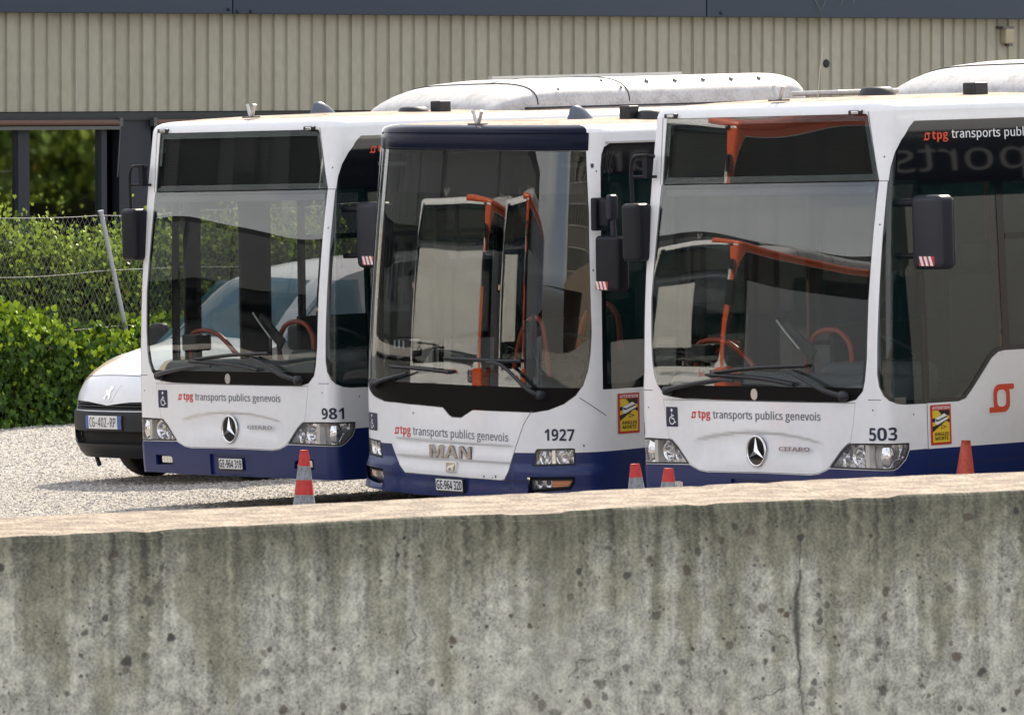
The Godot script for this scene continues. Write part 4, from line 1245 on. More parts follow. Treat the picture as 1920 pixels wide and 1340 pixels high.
# ------------------------------------------------------------------ setting
func concrete_texture() -> Array:
	# stained board-smooth concrete: run-off streaks from the top, bug holes, fine grain and relief
	var w := 1536
	var h := 512
	var rng := RandomNumberGenerator.new()
	rng.seed = 77
	var big := noise_image(noise(FastNoiseLite.TYPE_SIMPLEX, 0.006, 3, 4), w, h)
	var mid := noise_image(noise(FastNoiseLite.TYPE_SIMPLEX, 0.03, 5, 4), w, h)
	var fine := noise_image(noise(FastNoiseLite.TYPE_SIMPLEX, 0.16, 9, 3), w, h)
	var line := noise_image(noise(FastNoiseLite.TYPE_SIMPLEX, 0.018, 21, 5), w, 64)
	var line2 := noise_image(noise(FastNoiseLite.TYPE_SIMPLEX, 0.05, 33, 3), w, 64)
	var dark := PackedFloat32Array()
	dark.resize(w * h)
	var pit := PackedFloat32Array()
	pit.resize(w * h)
	var brown := PackedFloat32Array()
	brown.resize(w * h)
	var noise_pick := noise(FastNoiseLite.TYPE_SIMPLEX, 1.0, 66, 2)
	for k in 2600:
		var cx := rng.randf() * w
		var cy := 16.0 + pow(rng.randf(), 0.9) * (h - 26.0)
		var big_one := rng.randf()
		if noise_pick.get_noise_2d(cx * 0.012, cy * 0.012) < rng.randf_range(-0.5, 0.35): continue
		var rx := 0.9 + pow(rng.randf(), 7.0) * 5.0 + (3.0 if big_one > 0.994 else 0.0)
		var ry := rx * rng.randf_range(0.7, 1.5)
		var s := rng.randf_range(0.4, 1.0) * (0.85 if big_one > 0.985 else 1.0)
		var an := rng.randf() * PI
		var wob := rng.randf() * 6.0
		for y in range(maxi(0, int(cy - ry * 2 - 2)), mini(h, int(cy + ry * 2 + 3))):
			for x in range(maxi(0, int(cx - rx * 2 - 2)), mini(w, int(cx + rx * 2 + 3))):
				var q := Vector2(x - cx, y - cy).rotated(an)
				var a := q.angle()
				var e := Vector2(q.x / rx, q.y / ry).length() * (1.0 + 0.12 * sin(a * 2.0 + wob) + 0.1 * sin(a * 3.0 - wob) + 0.06 * sin(a * 7.0 + wob))
				var f := clampf((1.25 - e) * 2.0, 0.0, 1.0) * s
				if f > 0.0:
					var i := y * w + x
					dark[i] = maxf(dark[i], f)
					pit[i] = maxf(pit[i], f)
					if k % 3 == 0: brown[i] = maxf(brown[i], f)
	# clusters of flecks and short cracks
	for k in 26:
		var p := Vector2(rng.randf() * w, rng.randf_range(120, h - 10))
		var dirv := rng.randf() * TAU
		for s in 40:
			dirv += rng.randf_range(-0.6, 0.6)
			p += Vector2(cos(dirv), sin(dirv)) * 1.2
			var xx := int(p.x)
			var yy := int(p.y)
			if xx > 1 and yy > 1 and xx < w - 2 and yy < h - 2:
				for e in [0, 1, w]:
					dark[yy * w + xx + e] = maxf(dark[yy * w + xx + e], 0.6 if e == 0 else 0.35)
					pit[yy * w + xx + e] = maxf(pit[yy * w + xx + e], 0.5)
	# the long vertical crack at the casting joint
	var cxk := 1172.0
	for y in h:
		var ww := 1.7
		if y > 95 and y < 190: ww = 6.0 * sin(PI * (y - 95) / 95.0) + 1.4
		if y < 80: ww = 0.3
		cxk += rng.randf_range(-0.55, 0.55) + (-0.25 if y > 90 and y < 130 else 0.12 if y < 260 and y > 150 else 0.0)
		for x in range(int(cxk - 14), int(cxk + 15)):
			var e := absf(x - cxk)
			var f := clampf(1.2 - e / ww, 0.0, 1.0) * (0.95 if y < 220 else 0.7)
			f = maxf(f, 0.28 * clampf(1.0 - e / (ww * 3.0), 0.0, 1.0))
			dark[y * w + x] = maxf(dark[y * w + x], f)
			pit[y * w + x] = maxf(pit[y * w + x], f)
	var hair := noise_image(noise(FastNoiseLite.TYPE_SIMPLEX, 0.11, 41, 3), w, 64)
	var col := PackedByteArray()
	col.resize(w * h * 3)
	var hei := PackedByteArray()
	hei.resize(w * h)
	for y in h:
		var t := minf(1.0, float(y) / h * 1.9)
		for x in w:
			var i := y * w + x
			var wx := posmod(x + (mid[((y * 3) % h) * w + (x >> 3)] >> 5), w)
			var l1 := lerpf(line[wx + w * (10 + (y * 30) / h)], big[i], 0.35) / 255.0
			var l2 := line2[wx + w * (20 + (y * 26) / h)] / 255.0
			var n1 := big[i] / 255.0
			var n2 := mid[i] / 255.0
			var n3 := fine[i] / 255.0
			# each streak runs down to its own length
			var reach := 0.14 + 0.8 * clampf((l1 - 0.34) * 1.9, 0.0, 1.0) + 0.35 * (n1 - 0.5) + 0.12 * (n2 - 0.5)
			var streak := smoothstep(0.0, 1.0, clampf((reach - t) / 0.5 + 0.5, 0.0, 1.0)) * (0.75 + 0.25 * l2)
			var thin := smoothstep(0.55, 0.78, l2) * clampf(0.85 - t * 0.7, 0.0, 1.0)
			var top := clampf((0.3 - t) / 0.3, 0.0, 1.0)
			var white := clampf((n2 - 0.5) * 3.0 + (t - 0.4) * 0.9 + (0.44 - l1) * 1.6, 0.0, 1.0)
			var pale := smoothstep(0.5, 0.72, line[wx + w * (40 + (y * 14) / h)] / 255.0)
			var v := 0.36 + 0.055 * pale * (1.0 - 0.5 * top) + 0.16 * (n1 - 0.5) + 0.20 * (n2 - 0.5) + 0.26 * (n3 - 0.5)
			v += 0.07 * white + 0.24 * (hair[wx + w * (12 + (y * 22) / h)] / 255.0 - 0.5) * (1.0 - 0.4 * t)
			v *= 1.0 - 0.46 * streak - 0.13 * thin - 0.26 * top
			var r := v * 1.0
			var g := v * (1.0 - 0.005 * streak)
			var b := v * (0.83 - 0.12 * streak - 0.05 * top)
			var dk := dark[i]
			var br := brown[i]
			r = lerpf(r * 1.02, lerpf(0.035, 0.085, br), dk * 0.9)
			g = lerpf(g, lerpf(0.034, 0.058, br), dk * 0.9)
			b = lerpf(b, 0.03, dk * 0.9)
			col[i * 3] = clampi(int(pow(clampf(r, 0.0, 1.0), 0.4545) * 255.0), 0, 255)
			col[i * 3 + 1] = clampi(int(pow(clampf(g, 0.0, 1.0), 0.4545) * 255.0), 0, 255)
			col[i * 3 + 2] = clampi(int(pow(clampf(b, 0.0, 1.0), 0.4545) * 255.0), 0, 255)
			hei[i] = clampi(int(150 + 50 * (n2 - 0.5) + 50 * (n3 - 0.5) - 140 * pit[i]), 0, 255)
	return [tex(Image.create_from_data(w, h, false, Image.FORMAT_RGB8, col)), tex(Image.create_from_data(w, h, false, Image.FORMAT_L8, hei))]

func speckle(w: int, c0: Color, c1: Color, f0: float, f1: float, sd: int, bias := 0.0, kind := FastNoiseLite.TYPE_SIMPLEX) -> Array:
	# two-scale mottled texture between two linear colours, and its relief
	var a := noise_image(noise(kind, f0, sd, 4), w, w)
	var b := noise_image(noise(FastNoiseLite.TYPE_SIMPLEX, f1, sd + 1, 3), w, w)
	var col := PackedByteArray()
	col.resize(w * w * 3)
	var hei := PackedByteArray()
	hei.resize(w * w)
	for i in w * w:
		var t := clampf(0.55 * a[i] / 255.0 + 0.45 * b[i] / 255.0 + bias, 0.0, 1.0)
		t = clampf((t - 0.5) * 2.2 + 0.5, 0.0, 1.0)
		for k in 3: col[i * 3 + k] = int(pow(lerpf(c0[k], c1[k], t), 0.4545) * 255.0)
		hei[i] = int(t * 255.0)
	return [tex(Image.create_from_data(w, w, false, Image.FORMAT_RGB8, col)), tex(Image.create_from_data(w, w, false, Image.FORMAT_L8, hei))]

func leaf_mesh(lobes: int) -> ArrayMesh:
	# one leaf blade in the xy plane, stalk at the origin, slightly folded
	var st := B()
	st.set_smooth_group(-1)
	var pts := []
	if lobes == 5:
		pts = [Vector2(0, 0), Vector2(0.34, -0.12), Vector2(0.5, 0.16), Vector2(0.42, 0.36), Vector2(0.46, 0.6), Vector2(0.22, 0.62), Vector2(0, 1.0)]
	else:
		pts = [Vector2(0, 0), Vector2(0.26, 0.14), Vector2(0.4, 0.42), Vector2(0.27, 0.76), Vector2(0, 1.0)]
	var mid := func(y: float) -> Vector3: return Vector3(0, y, 0.0)
	for s in [-1, 1]:
		for i in pts.size() - 1:
			var a := Vector3(pts[i].x * s, pts[i].y, absf(pts[i].x) * 0.35 - 0.15 * pts[i].y * pts[i].y)
			var b := Vector3(pts[i + 1].x * s, pts[i + 1].y, absf(pts[i + 1].x) * 0.35 - 0.15 * pts[i + 1].y * pts[i + 1].y)
			var c := Vector3(0, 0.35, -0.02)
			if s > 0: tri(st, c, b, a)
			else: tri(st, c, a, b)
	return done(st)

func scatter(called: String, mesh: Mesh, m: Material, places: Array, tints: PackedColorArray, parent: Node3D) -> MultiMeshInstance3D:
	var mm := MultiMesh.new()
	mm.transform_format = MultiMesh.TRANSFORM_3D
	mm.use_colors = true
	mm.mesh = mesh
	mm.instance_count = places.size()
	for i in places.size():
		mm.set_instance_transform(i, places[i])
		mm.set_instance_color(i, tints[i])
	var o := MultiMeshInstance3D.new()
	o.name = numbered(called, parent)
	o.multimesh = mm
	o.material_override = m
	o.set_meta("kind", "stuff")
	parent.add_child(o, true)
	return o

func leafy(called: String, o: Node3D, mesh: Mesh, m: Material, count: int, size: float, sd: int, point: Callable, face: Vector3, cols: Array) -> void:
	# point(rng) gives [place, how far out it hangs 0..1]
	var rng := RandomNumberGenerator.new()
	rng.seed = sd
	var places := []
	var tints := PackedColorArray()
	for k in count:
		var q: Array = point.call(rng)
		if q.is_empty(): continue
		var out_dir := (face + Vector3(rng.randf_range(-0.9, 0.9), rng.randf_range(-0.5, 0.9), rng.randf_range(-0.9, 0.9))).normalized()
		var hang := (Vector3(0, -1, 0) + Vector3(rng.randf_range(-0.8, 0.8), rng.randf_range(-0.2, 0.5), rng.randf_range(-0.8, 0.8))).normalized()
		var x := hang.cross(out_dir).normalized()
		var z := x.cross(hang).normalized()
		var s := size * rng.randf_range(0.6, 1.3)
		places.append(Transform3D(Basis(x * s, hang * s, z * s), q[0]))
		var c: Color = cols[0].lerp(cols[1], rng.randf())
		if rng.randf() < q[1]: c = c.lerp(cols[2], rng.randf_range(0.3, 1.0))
		if rng.randf() < 0.005: c = Color(0.2, 0.12, 0.03)
		tints.append(c)
	scatter(called, mesh, m, places, tints, o)

func tree(x: float, z: float, h: float, r: float, label: String, sd: int) -> void:
	var o := thing("street_tree", label, "tree", "", Transform3D(Basis(), Vector3(x, ground_y(x, z) - 0.1, z)))
	var rng := RandomNumberGenerator.new()
	rng.seed = sd
	var st := B()
	tube(st, smooth_path([Vector3(0, 0, 0), Vector3(0.05, h * 0.3, 0.03), Vector3(-0.05, h * 0.6, 0), Vector3(0, h * 0.92, 0.05)]), h * 0.03, 10, true, h * 0.006)
	mi("trunk", done(st), M.bark, o)
	var tips := []
	for k in 16:
		var a := rng.randf() * TAU
		var y0 := h * rng.randf_range(0.06, 0.75)
		var l := r * rng.randf_range(0.55, 1.0)
		var tip := Vector3(cos(a) * l, y0 + h * rng.randf_range(0.08, 0.22), sin(a) * l)
		tips.append([Vector3(0, y0, 0), tip])
		var s2 := B()
		tube(s2, smooth_path([Vector3(0, y0, 0), Vector3(cos(a) * l * 0.5, y0 + h * 0.08, sin(a) * l * 0.5), tip]), h * 0.009, 6, true, h * 0.002)
		mi("limb", done(s2), M.bark, o)
	var pick := func(g: RandomNumberGenerator) -> Array:
		var t: Array = tips[g.randi() % tips.size()]
		var c: Vector3 = t[0].lerp(t[1], g.randf_range(0.45, 1.1))
		var d := Vector3(g.randfn(), g.randfn(), g.randfn()).normalized() * pow(g.randf(), 0.5) * r * 0.34
		return [c + d, 0.3]
	leafy("crown", o, M.leaf_oval, M.leaf, 9000, 0.17, sd + 5, pick, Vector3(0, 0.5, 0.2), [Color(0.06, 0.1, 0.015), Color(0.12, 0.18, 0.025), Color(0.3, 0.36, 0.04)])

func make_materials() -> void:
	for f in [["sans", 400, "Droid Sans"], ["bold", 700, "Droid Sans"], ["mono", 400, "Droid Sans Mono"]]:
		var sf := SystemFont.new()
		sf.font_names = PackedStringArray([f[2]])
		sf.font_weight = f[1]
		FONT[f[0]] = sf
	var heavy := FontVariation.new()
	heavy.base_font = FONT.bold
	heavy.variation_embolden = 0.9
	FONT["black"] = heavy
	var mid := FontVariation.new()
	mid.base_font = FONT.sans
	mid.variation_embolden = 0.22
	FONT["medium"] = mid
	var light := FontVariation.new()
	light.base_font = FONT.sans
	light.variation_embolden = -0.2
	FONT["thin"] = light
	var dirt := speckle(512, Color(0.95, 0.946, 0.94), Color(1, 1, 1), 0.008, 0.05, 40, 0.1)
	var paint := {"clearcoat_enabled": true, "clearcoat": 0.6, "clearcoat_roughness": 0.08, "albedo_texture": dirt[0], "uv1_triplanar": true, "uv1_scale": Vector3(0.45, 0.45, 0.45)}
	M.paint = mat(Color(0.78, 0.79, 0.81), 0.42, 0.0, paint)
	M.paint_front = mat(Color(0.78, 0.79, 0.81), 0.42, 0.0, paint)
	M.van_white = mat(Color(0.78, 0.79, 0.82), 0.35, 0.0, paint)
	M.orange = mat(Color(0.72, 0.10, 0.015), 0.35, 0.0, {"clearcoat_enabled": true, "clearcoat": 0.5, "clearcoat_roughness": 0.08})
	M.navy = mat(Color(0.009, 0.021, 0.105), 0.36, 0.0, {"metallic_specular": 0.4, "clearcoat_enabled": true, "clearcoat": 0.2, "clearcoat_roughness": 0.1})
	M.navy_skirt = mat(Color(0.009, 0.021, 0.105), 0.36, 0.0, {"metallic_specular": 0.4, "clearcoat_enabled": true, "clearcoat": 0.2, "clearcoat_roughness": 0.1})
	M.navy_gloss = mat(Color(0.004, 0.006, 0.02), 0.22, 0.0, {"metallic_specular": 0.25})
	M.navy_dark = mat(Color(0.006, 0.009, 0.03), 0.6)
	var roof := speckle(512, Color(0.16, 0.11, 0.08), Color(0.4, 0.32, 0.26), 0.02, 0.12, 61)
	M.roof_dust = mat(Color(1, 1, 1), 0.85, 0.0, {"albedo_texture": roof[0], "uv1_triplanar": true, "uv1_scale": Vector3(0.5, 0.5, 0.5)})
	var fair := speckle(512, Color(0.30, 0.28, 0.27), Color(0.50, 0.50, 0.51), 0.015, 0.09, 71, 0.1)
	M.roof_fairing = mat(Color(1, 1, 1), 0.5, 0.0, {"albedo_texture": fair[0], "uv1_triplanar": true, "uv1_scale": Vector3(0.6, 0.6, 0.6)})
	M.strip_grey = mat(Color(0.42, 0.42, 0.43), 0.5)
	M.black_gloss = mat(Color(0.005, 0.006, 0.008), 0.06, 0.0, {"metallic_specular": 0.62})
	M.black_band = mat(Color(0.006, 0.005, 0.005), 0.5, 0.0, {"metallic_specular": 0.2})
	M.black_matte = mat(Color(0.008, 0.008, 0.009), 0.8)
	M.black_plastic = mat(Color(0.014, 0.014, 0.017), 0.5)
	M.wiper_black = mat(Color(0.012, 0.013, 0.018), 0.42)
	M.mirror_black = mat(Color(0.007, 0.008, 0.012), 0.45, 0.0, {"metallic_specular": 0.35})
	M.mirror_grey = mat(Color(0.022, 0.024, 0.033), 0.42, 0.0, {"metallic_specular": 0.4})
	M.bumper_black = mat(Color(0.022, 0.023, 0.027), 0.55, 0.0, {"metallic_specular": 0.4})
	M.grey_plastic = mat(Color(0.08, 0.1, 0.14), 0.35)
	M.blind_grey = mat(Color(0.10, 0.10, 0.12), 0.7)
	M.display_matrix = mat(Color(0.014, 0.010, 0.009), 0.7)
	M.display_slat = mat(Color(0.03, 0.03, 0.032), 0.6)
	M.seam = mat(Color(0.03, 0.03, 0.035), 0.8)
	M.gasket = mat(Color(0.03, 0.03, 0.03), 0.6)
	M.chrome_dark = mat(Color(0.42, 0.41, 0.4), 0.22, 1.0)
	M.chrome = mat(Color(0.78, 0.78, 0.8), 0.1, 1.0)
	M.lamp_tray = mat(Color(0.72, 0.72, 0.74), 0.16, 0.9)
	M.lamp_frame = mat(Color(0.55, 0.54, 0.5), 0.35, 0.2)
	M.steel = mat(Color(0.5, 0.49, 0.47), 0.35, 0.7)
	M.steel_dark = mat(Color(0.12, 0.12, 0.12), 0.45, 0.5)
	M.rim_metal = mat(Color(0.4, 0.4, 0.42), 0.4, 0.7)
	M.badge_silver = mat(Color(0.55, 0.53, 0.5), 0.3, 0.6)
	M.amber = mat(Color(0.6, 0.16, 0.01), 0.15, 0.0, {"clearcoat_enabled": true})
	M.lens_cream = mat(Color(0.42, 0.31, 0.17), 0.15, 0.0, {"clearcoat_enabled": true})
	M.lens_clear = glass(Color(0.8, 0.8, 0.78), 0.06)
	M.glass_front = mat(Color(0.84, 0.9, 0.885), 0.0, 0.0, {"refraction_enabled": true, "refraction_scale": 0.065})
	M.glass_front.albedo_color.a = 0.0
	M.glass_thin = glass(Color(0.02, 0.05, 0.05), 0.08)
	M.film = mat(Color(0.42, 0.42, 0.42), 0.6)
	M.glass_side = glass(Color(0.008, 0.024, 0.024), 0.4)
	M.glass_van = glass(Color(0.035, 0.22, 0.33), 0.5)
	M.curtain = mat(Color(0.82, 0.81, 0.79), 0.9)
	M.rubber = mat(Color(0.012, 0.012, 0.012), 0.8)
	M.underside = mat(Color(0.02, 0.02, 0.02), 0.9)
	M.cabin_floor = mat(Color(0.025, 0.025, 0.028), 0.7)
	M.cabin_grey = mat(Color(0.05, 0.053, 0.056), 0.7)
	M.cabin_black = mat(Color(0.012, 0.012, 0.014), 0.6)
	M.dash_grey = mat(Color(0.10, 0.115, 0.12), 0.65)
	M.dash_dark = mat(Color(0.03, 0.032, 0.035), 0.6)
	M.seat_cloth = mat(Color(0.03, 0.045, 0.1), 0.9)
	M.rail_orange = mat(Color(0.36, 0.045, 0.014), 0.35)
	M.grey_print = mat(Color(0.13, 0.14, 0.16), 0.5)
	M.red_print = mat(Color(0.6, 0.035, 0.03), 0.5)
	M.orange_print = mat(Color(0.62, 0.062, 0.02), 0.5)
	M.white_print = mat(Color(0.75, 0.76, 0.78), 0.5)
	M.pale_print = mat(Color(0.3, 0.3, 0.31), 0.5)
	M.navy_print = mat(Color(0.012, 0.016, 0.05), 0.5)
	M.black_print = mat(Color(0.008, 0.008, 0.009), 0.6)
	M.sticker_red = mat(Color(0.5, 0.03, 0.025), 0.5)
	M.sticker_yellow = mat(Color(0.72, 0.5, 0.02), 0.5)
	M.plate_white = mat(Color(0.72, 0.73, 0.73), 0.4)
	M.plate_blue = mat(Color(0.06, 0.13, 0.36), 0.4)
	var worn := speckle(512, Color(0.25, 0.08, 0.08), Color(1, 1, 1), 0.02, 0.1, 90, 0.22)
	M.cone_red = mat(Color(0.46, 0.026, 0.026), 0.55, 0.0, {"albedo_texture": worn[0], "uv1_triplanar": true, "uv1_scale": Vector3(2, 2, 2)})
	M.cone_orange = mat(Color(0.5, 0.07, 0.04), 0.55, 0.0, {"albedo_texture": worn[0], "uv1_triplanar": true, "uv1_scale": Vector3(2, 2, 2)})
	var scuffed := speckle(512, Color(0.04, 0.025, 0.03), Color(0.25, 0.275, 0.31), 0.03, 0.12, 93, 0.12)
	M.cone_band = mat(Color(1, 1, 1), 0.5, 0.0, {"albedo_texture": scuffed[0], "uv1_triplanar": true, "uv1_scale": Vector3(2.4, 1.2, 2.4)})
	var clad := speckle(512, Color(0.31, 0.297, 0.238), Color(0.385, 0.372, 0.305), 0.006, 0.06, 11)
	M.cladding = mat(Color(1, 1, 1), 0.6, 0.0, {"albedo_texture": clad[0], "uv1_world_triplanar": true, "uv1_triplanar": true, "uv1_scale": Vector3(0.35, 0.12, 0.35)})
	M.fascia = mat(Color(0.024, 0.04, 0.07), 0.45)
	M.frame_navy = mat(Color(0.016, 0.022, 0.034), 0.45)
	M.dark_band = mat(Color(0.025, 0.03, 0.032), 0.6)
	M.awning = mat(Color(0.13, 0.075, 0.058), 0.8)
	M.pane_mirror = mat(Color(0.36, 0.38, 0.35), 0.03, 1.0)
	M.lamp_beige = mat(Color(0.36, 0.32, 0.22), 0.6)
	M.wire = mat(Color(0.22, 0.22, 0.22), 0.5, 0.3)
	M.post = mat(Color(0.34, 0.36, 0.4), 0.55, 0.2)
	M.bark = mat(Color(0.09, 0.07, 0.05), 0.9)
	M.leaf = mat(Color(1, 1, 1), 0.5, 0.0, {"metallic_specular": 0.35, "vertex_color_use_as_albedo": true, "backlight_enabled": true, "backlight": Color(0.45, 0.45, 0.45)})
	M.grass_blade = mat(Color(0.16, 0.2, 0.05), 0.6, 0.0, {"backlight_enabled": true, "backlight": Color(0.4, 0.4, 0.4)})
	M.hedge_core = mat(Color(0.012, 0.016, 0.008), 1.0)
	M.leaf_ivy = leaf_mesh(5)
	M.leaf_oval = leaf_mesh(3)
	M.soil = mat(Color(0.06, 0.05, 0.035), 1.0)
	var chips := speckle(1024, Color(0.17, 0.158, 0.142), Color(0.44, 0.405, 0.358), 0.03, 0.22, 17)
	M.lot = mat(Color(1, 1, 1), 0.9, 0.0, {"albedo_texture": chips[0], "uv1_triplanar": true, "uv1_world_triplanar": true, "uv1_scale": Vector3(0.7, 0.7, 0.7), "heightmap_enabled": true, "heightmap_texture": chips[1], "heightmap_scale": 0.8})
	M.stone = mat(Color(1, 1, 1), 0.85, 0.0, {"vertex_color_use_as_albedo": true})
	M.pavement = mat(Color(0.16, 0.155, 0.15), 0.9)
	var con := concrete_texture()
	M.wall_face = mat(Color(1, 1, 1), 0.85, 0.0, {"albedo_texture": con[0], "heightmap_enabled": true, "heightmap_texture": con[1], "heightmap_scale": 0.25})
	var coping := speckle(1024, Color(0.125, 0.097, 0.074), Color(0.32, 0.262, 0.205), 0.012, 0.09, 27)
	M.wall_top = mat(Color(1, 1, 1), 0.9, 0.0, {"albedo_texture": coping[0], "heightmap_enabled": true, "heightmap_texture": coping[1], "heightmap_scale": 0.3, "uv1_scale": Vector3(1.4, 1.4, 1)})
	M.asphalt = mat(Color(0.045, 0.045, 0.046), 0.9)
	M.warehouse = mat(Color(0.04, 0.042, 0.045), 0.7)
	M.block_wall = mat(Color(0.13, 0.125, 0.115), 0.9)
	M.warehouse_slat = mat(Color(0.15, 0.155, 0.16), 0.5)

func make_sky() -> Environment:
	var w := 768
	var h := 384
	var clouds := noise(FastNoiseLite.TYPE_SIMPLEX_SMOOTH, 1.0, 12, 5)
	var img := Image.create_empty(w, h, false, Image.FORMAT_RGBF)
	for y in h:
		var el := PI * (0.5 - (y + 0.5) / h)
		for x in w:
			var az := TAU * (x + 0.5) / w
			var dv := Vector3(cos(el) * sin(az), sin(el), cos(el) * cos(az))
			var up := maxf(dv.y, 0.0)
			var c := Color(0.80, 0.86, 0.96).lerp(Color(0.24, 0.40, 0.78), pow(up, 0.5))
			var q := Vector3(dv.x, dv.y * 2.6, dv.z) * 1.5
			var n := clouds.get_noise_3dv(q) * 0.5 + 0.5
			var cov := smoothstep(0.36, 0.54, n + 0.05 * (1.0 - up))
			var shade := clouds.get_noise_3dv(q * 2.1 + Vector3(5, 1, 3)) * 0.5 + 0.5
			c = c.lerp(Color(1.26, 1.24, 1.22) * (0.62 + 0.55 * shade), cov * 0.92)
			if dv.y < 0.0: c = c.lerp(Color(0.32, 0.30, 0.27), smoothstep(0.0, -0.06, dv.y))
			img.set_pixel(x, y, c)
	var sm := PanoramaSkyMaterial.new()
	sm.panorama = tex(img)
	var sky := Sky.new()
	sky.sky_material = sm
	var env := Environment.new()
	env.background_mode = Environment.BG_SKY
	env.sky = sky
	env.ambient_light_source = Environment.AMBIENT_SOURCE_SKY
	env.tonemap_mode = Environment.TONE_MAPPER_LINEAR
	env.sdfgi_enabled = true
	env.ssao_enabled = true
	env.ssil_enabled = true
	return env

func _ready() -> void:
	# ---- camera, sky, sun, exposure
	var cam := Camera3D.new()
	cam.name = "camera"
	cam.fov = 5.993
	cam.near = 0.5
	cam.far = 2000.0
	cam.position = Vector3(0, 3.355, 0)
	cam.rotation = Vector3(-0.042163, 0, 0)
	var attr := CameraAttributesPhysical.new()
	attr.frustum_focal_length = 229.2
	attr.frustum_focus_distance = 50.0
	attr.exposure_aperture = 170.0
	attr.frustum_far = 2000.0
	attr.frustum_near = 0.5
	cam.attributes = attr
	add_child(cam)
	cam.current = true
	cam.fov = 5.993
	var we := WorldEnvironment.new()
	we.name = "environment"
	we.environment = make_sky()
	we.environment.tonemap_exposure = 2.06
	we.environment.background_energy_multiplier = 0.62
	add_child(we)
	var sun := DirectionalLight3D.new()
	sun.name = "sun"
	sun.light_energy = 1.6
	sun.light_color = Color(1.0, 0.95, 0.87)
	sun.light_angular_distance = 0.5
	sun.shadow_enabled = true
	add_child(sun)
	var to_sun := Vector3(0.40 * cos(0.75), sin(0.75), -0.92 * cos(0.75))
	sun.look_at_from_position(to_sun * 50.0, Vector3.ZERO)
	make_materials()
	setting()
	building()
	greenery()
	vehicles()
	reflected_side()
	street_block()
	cones()

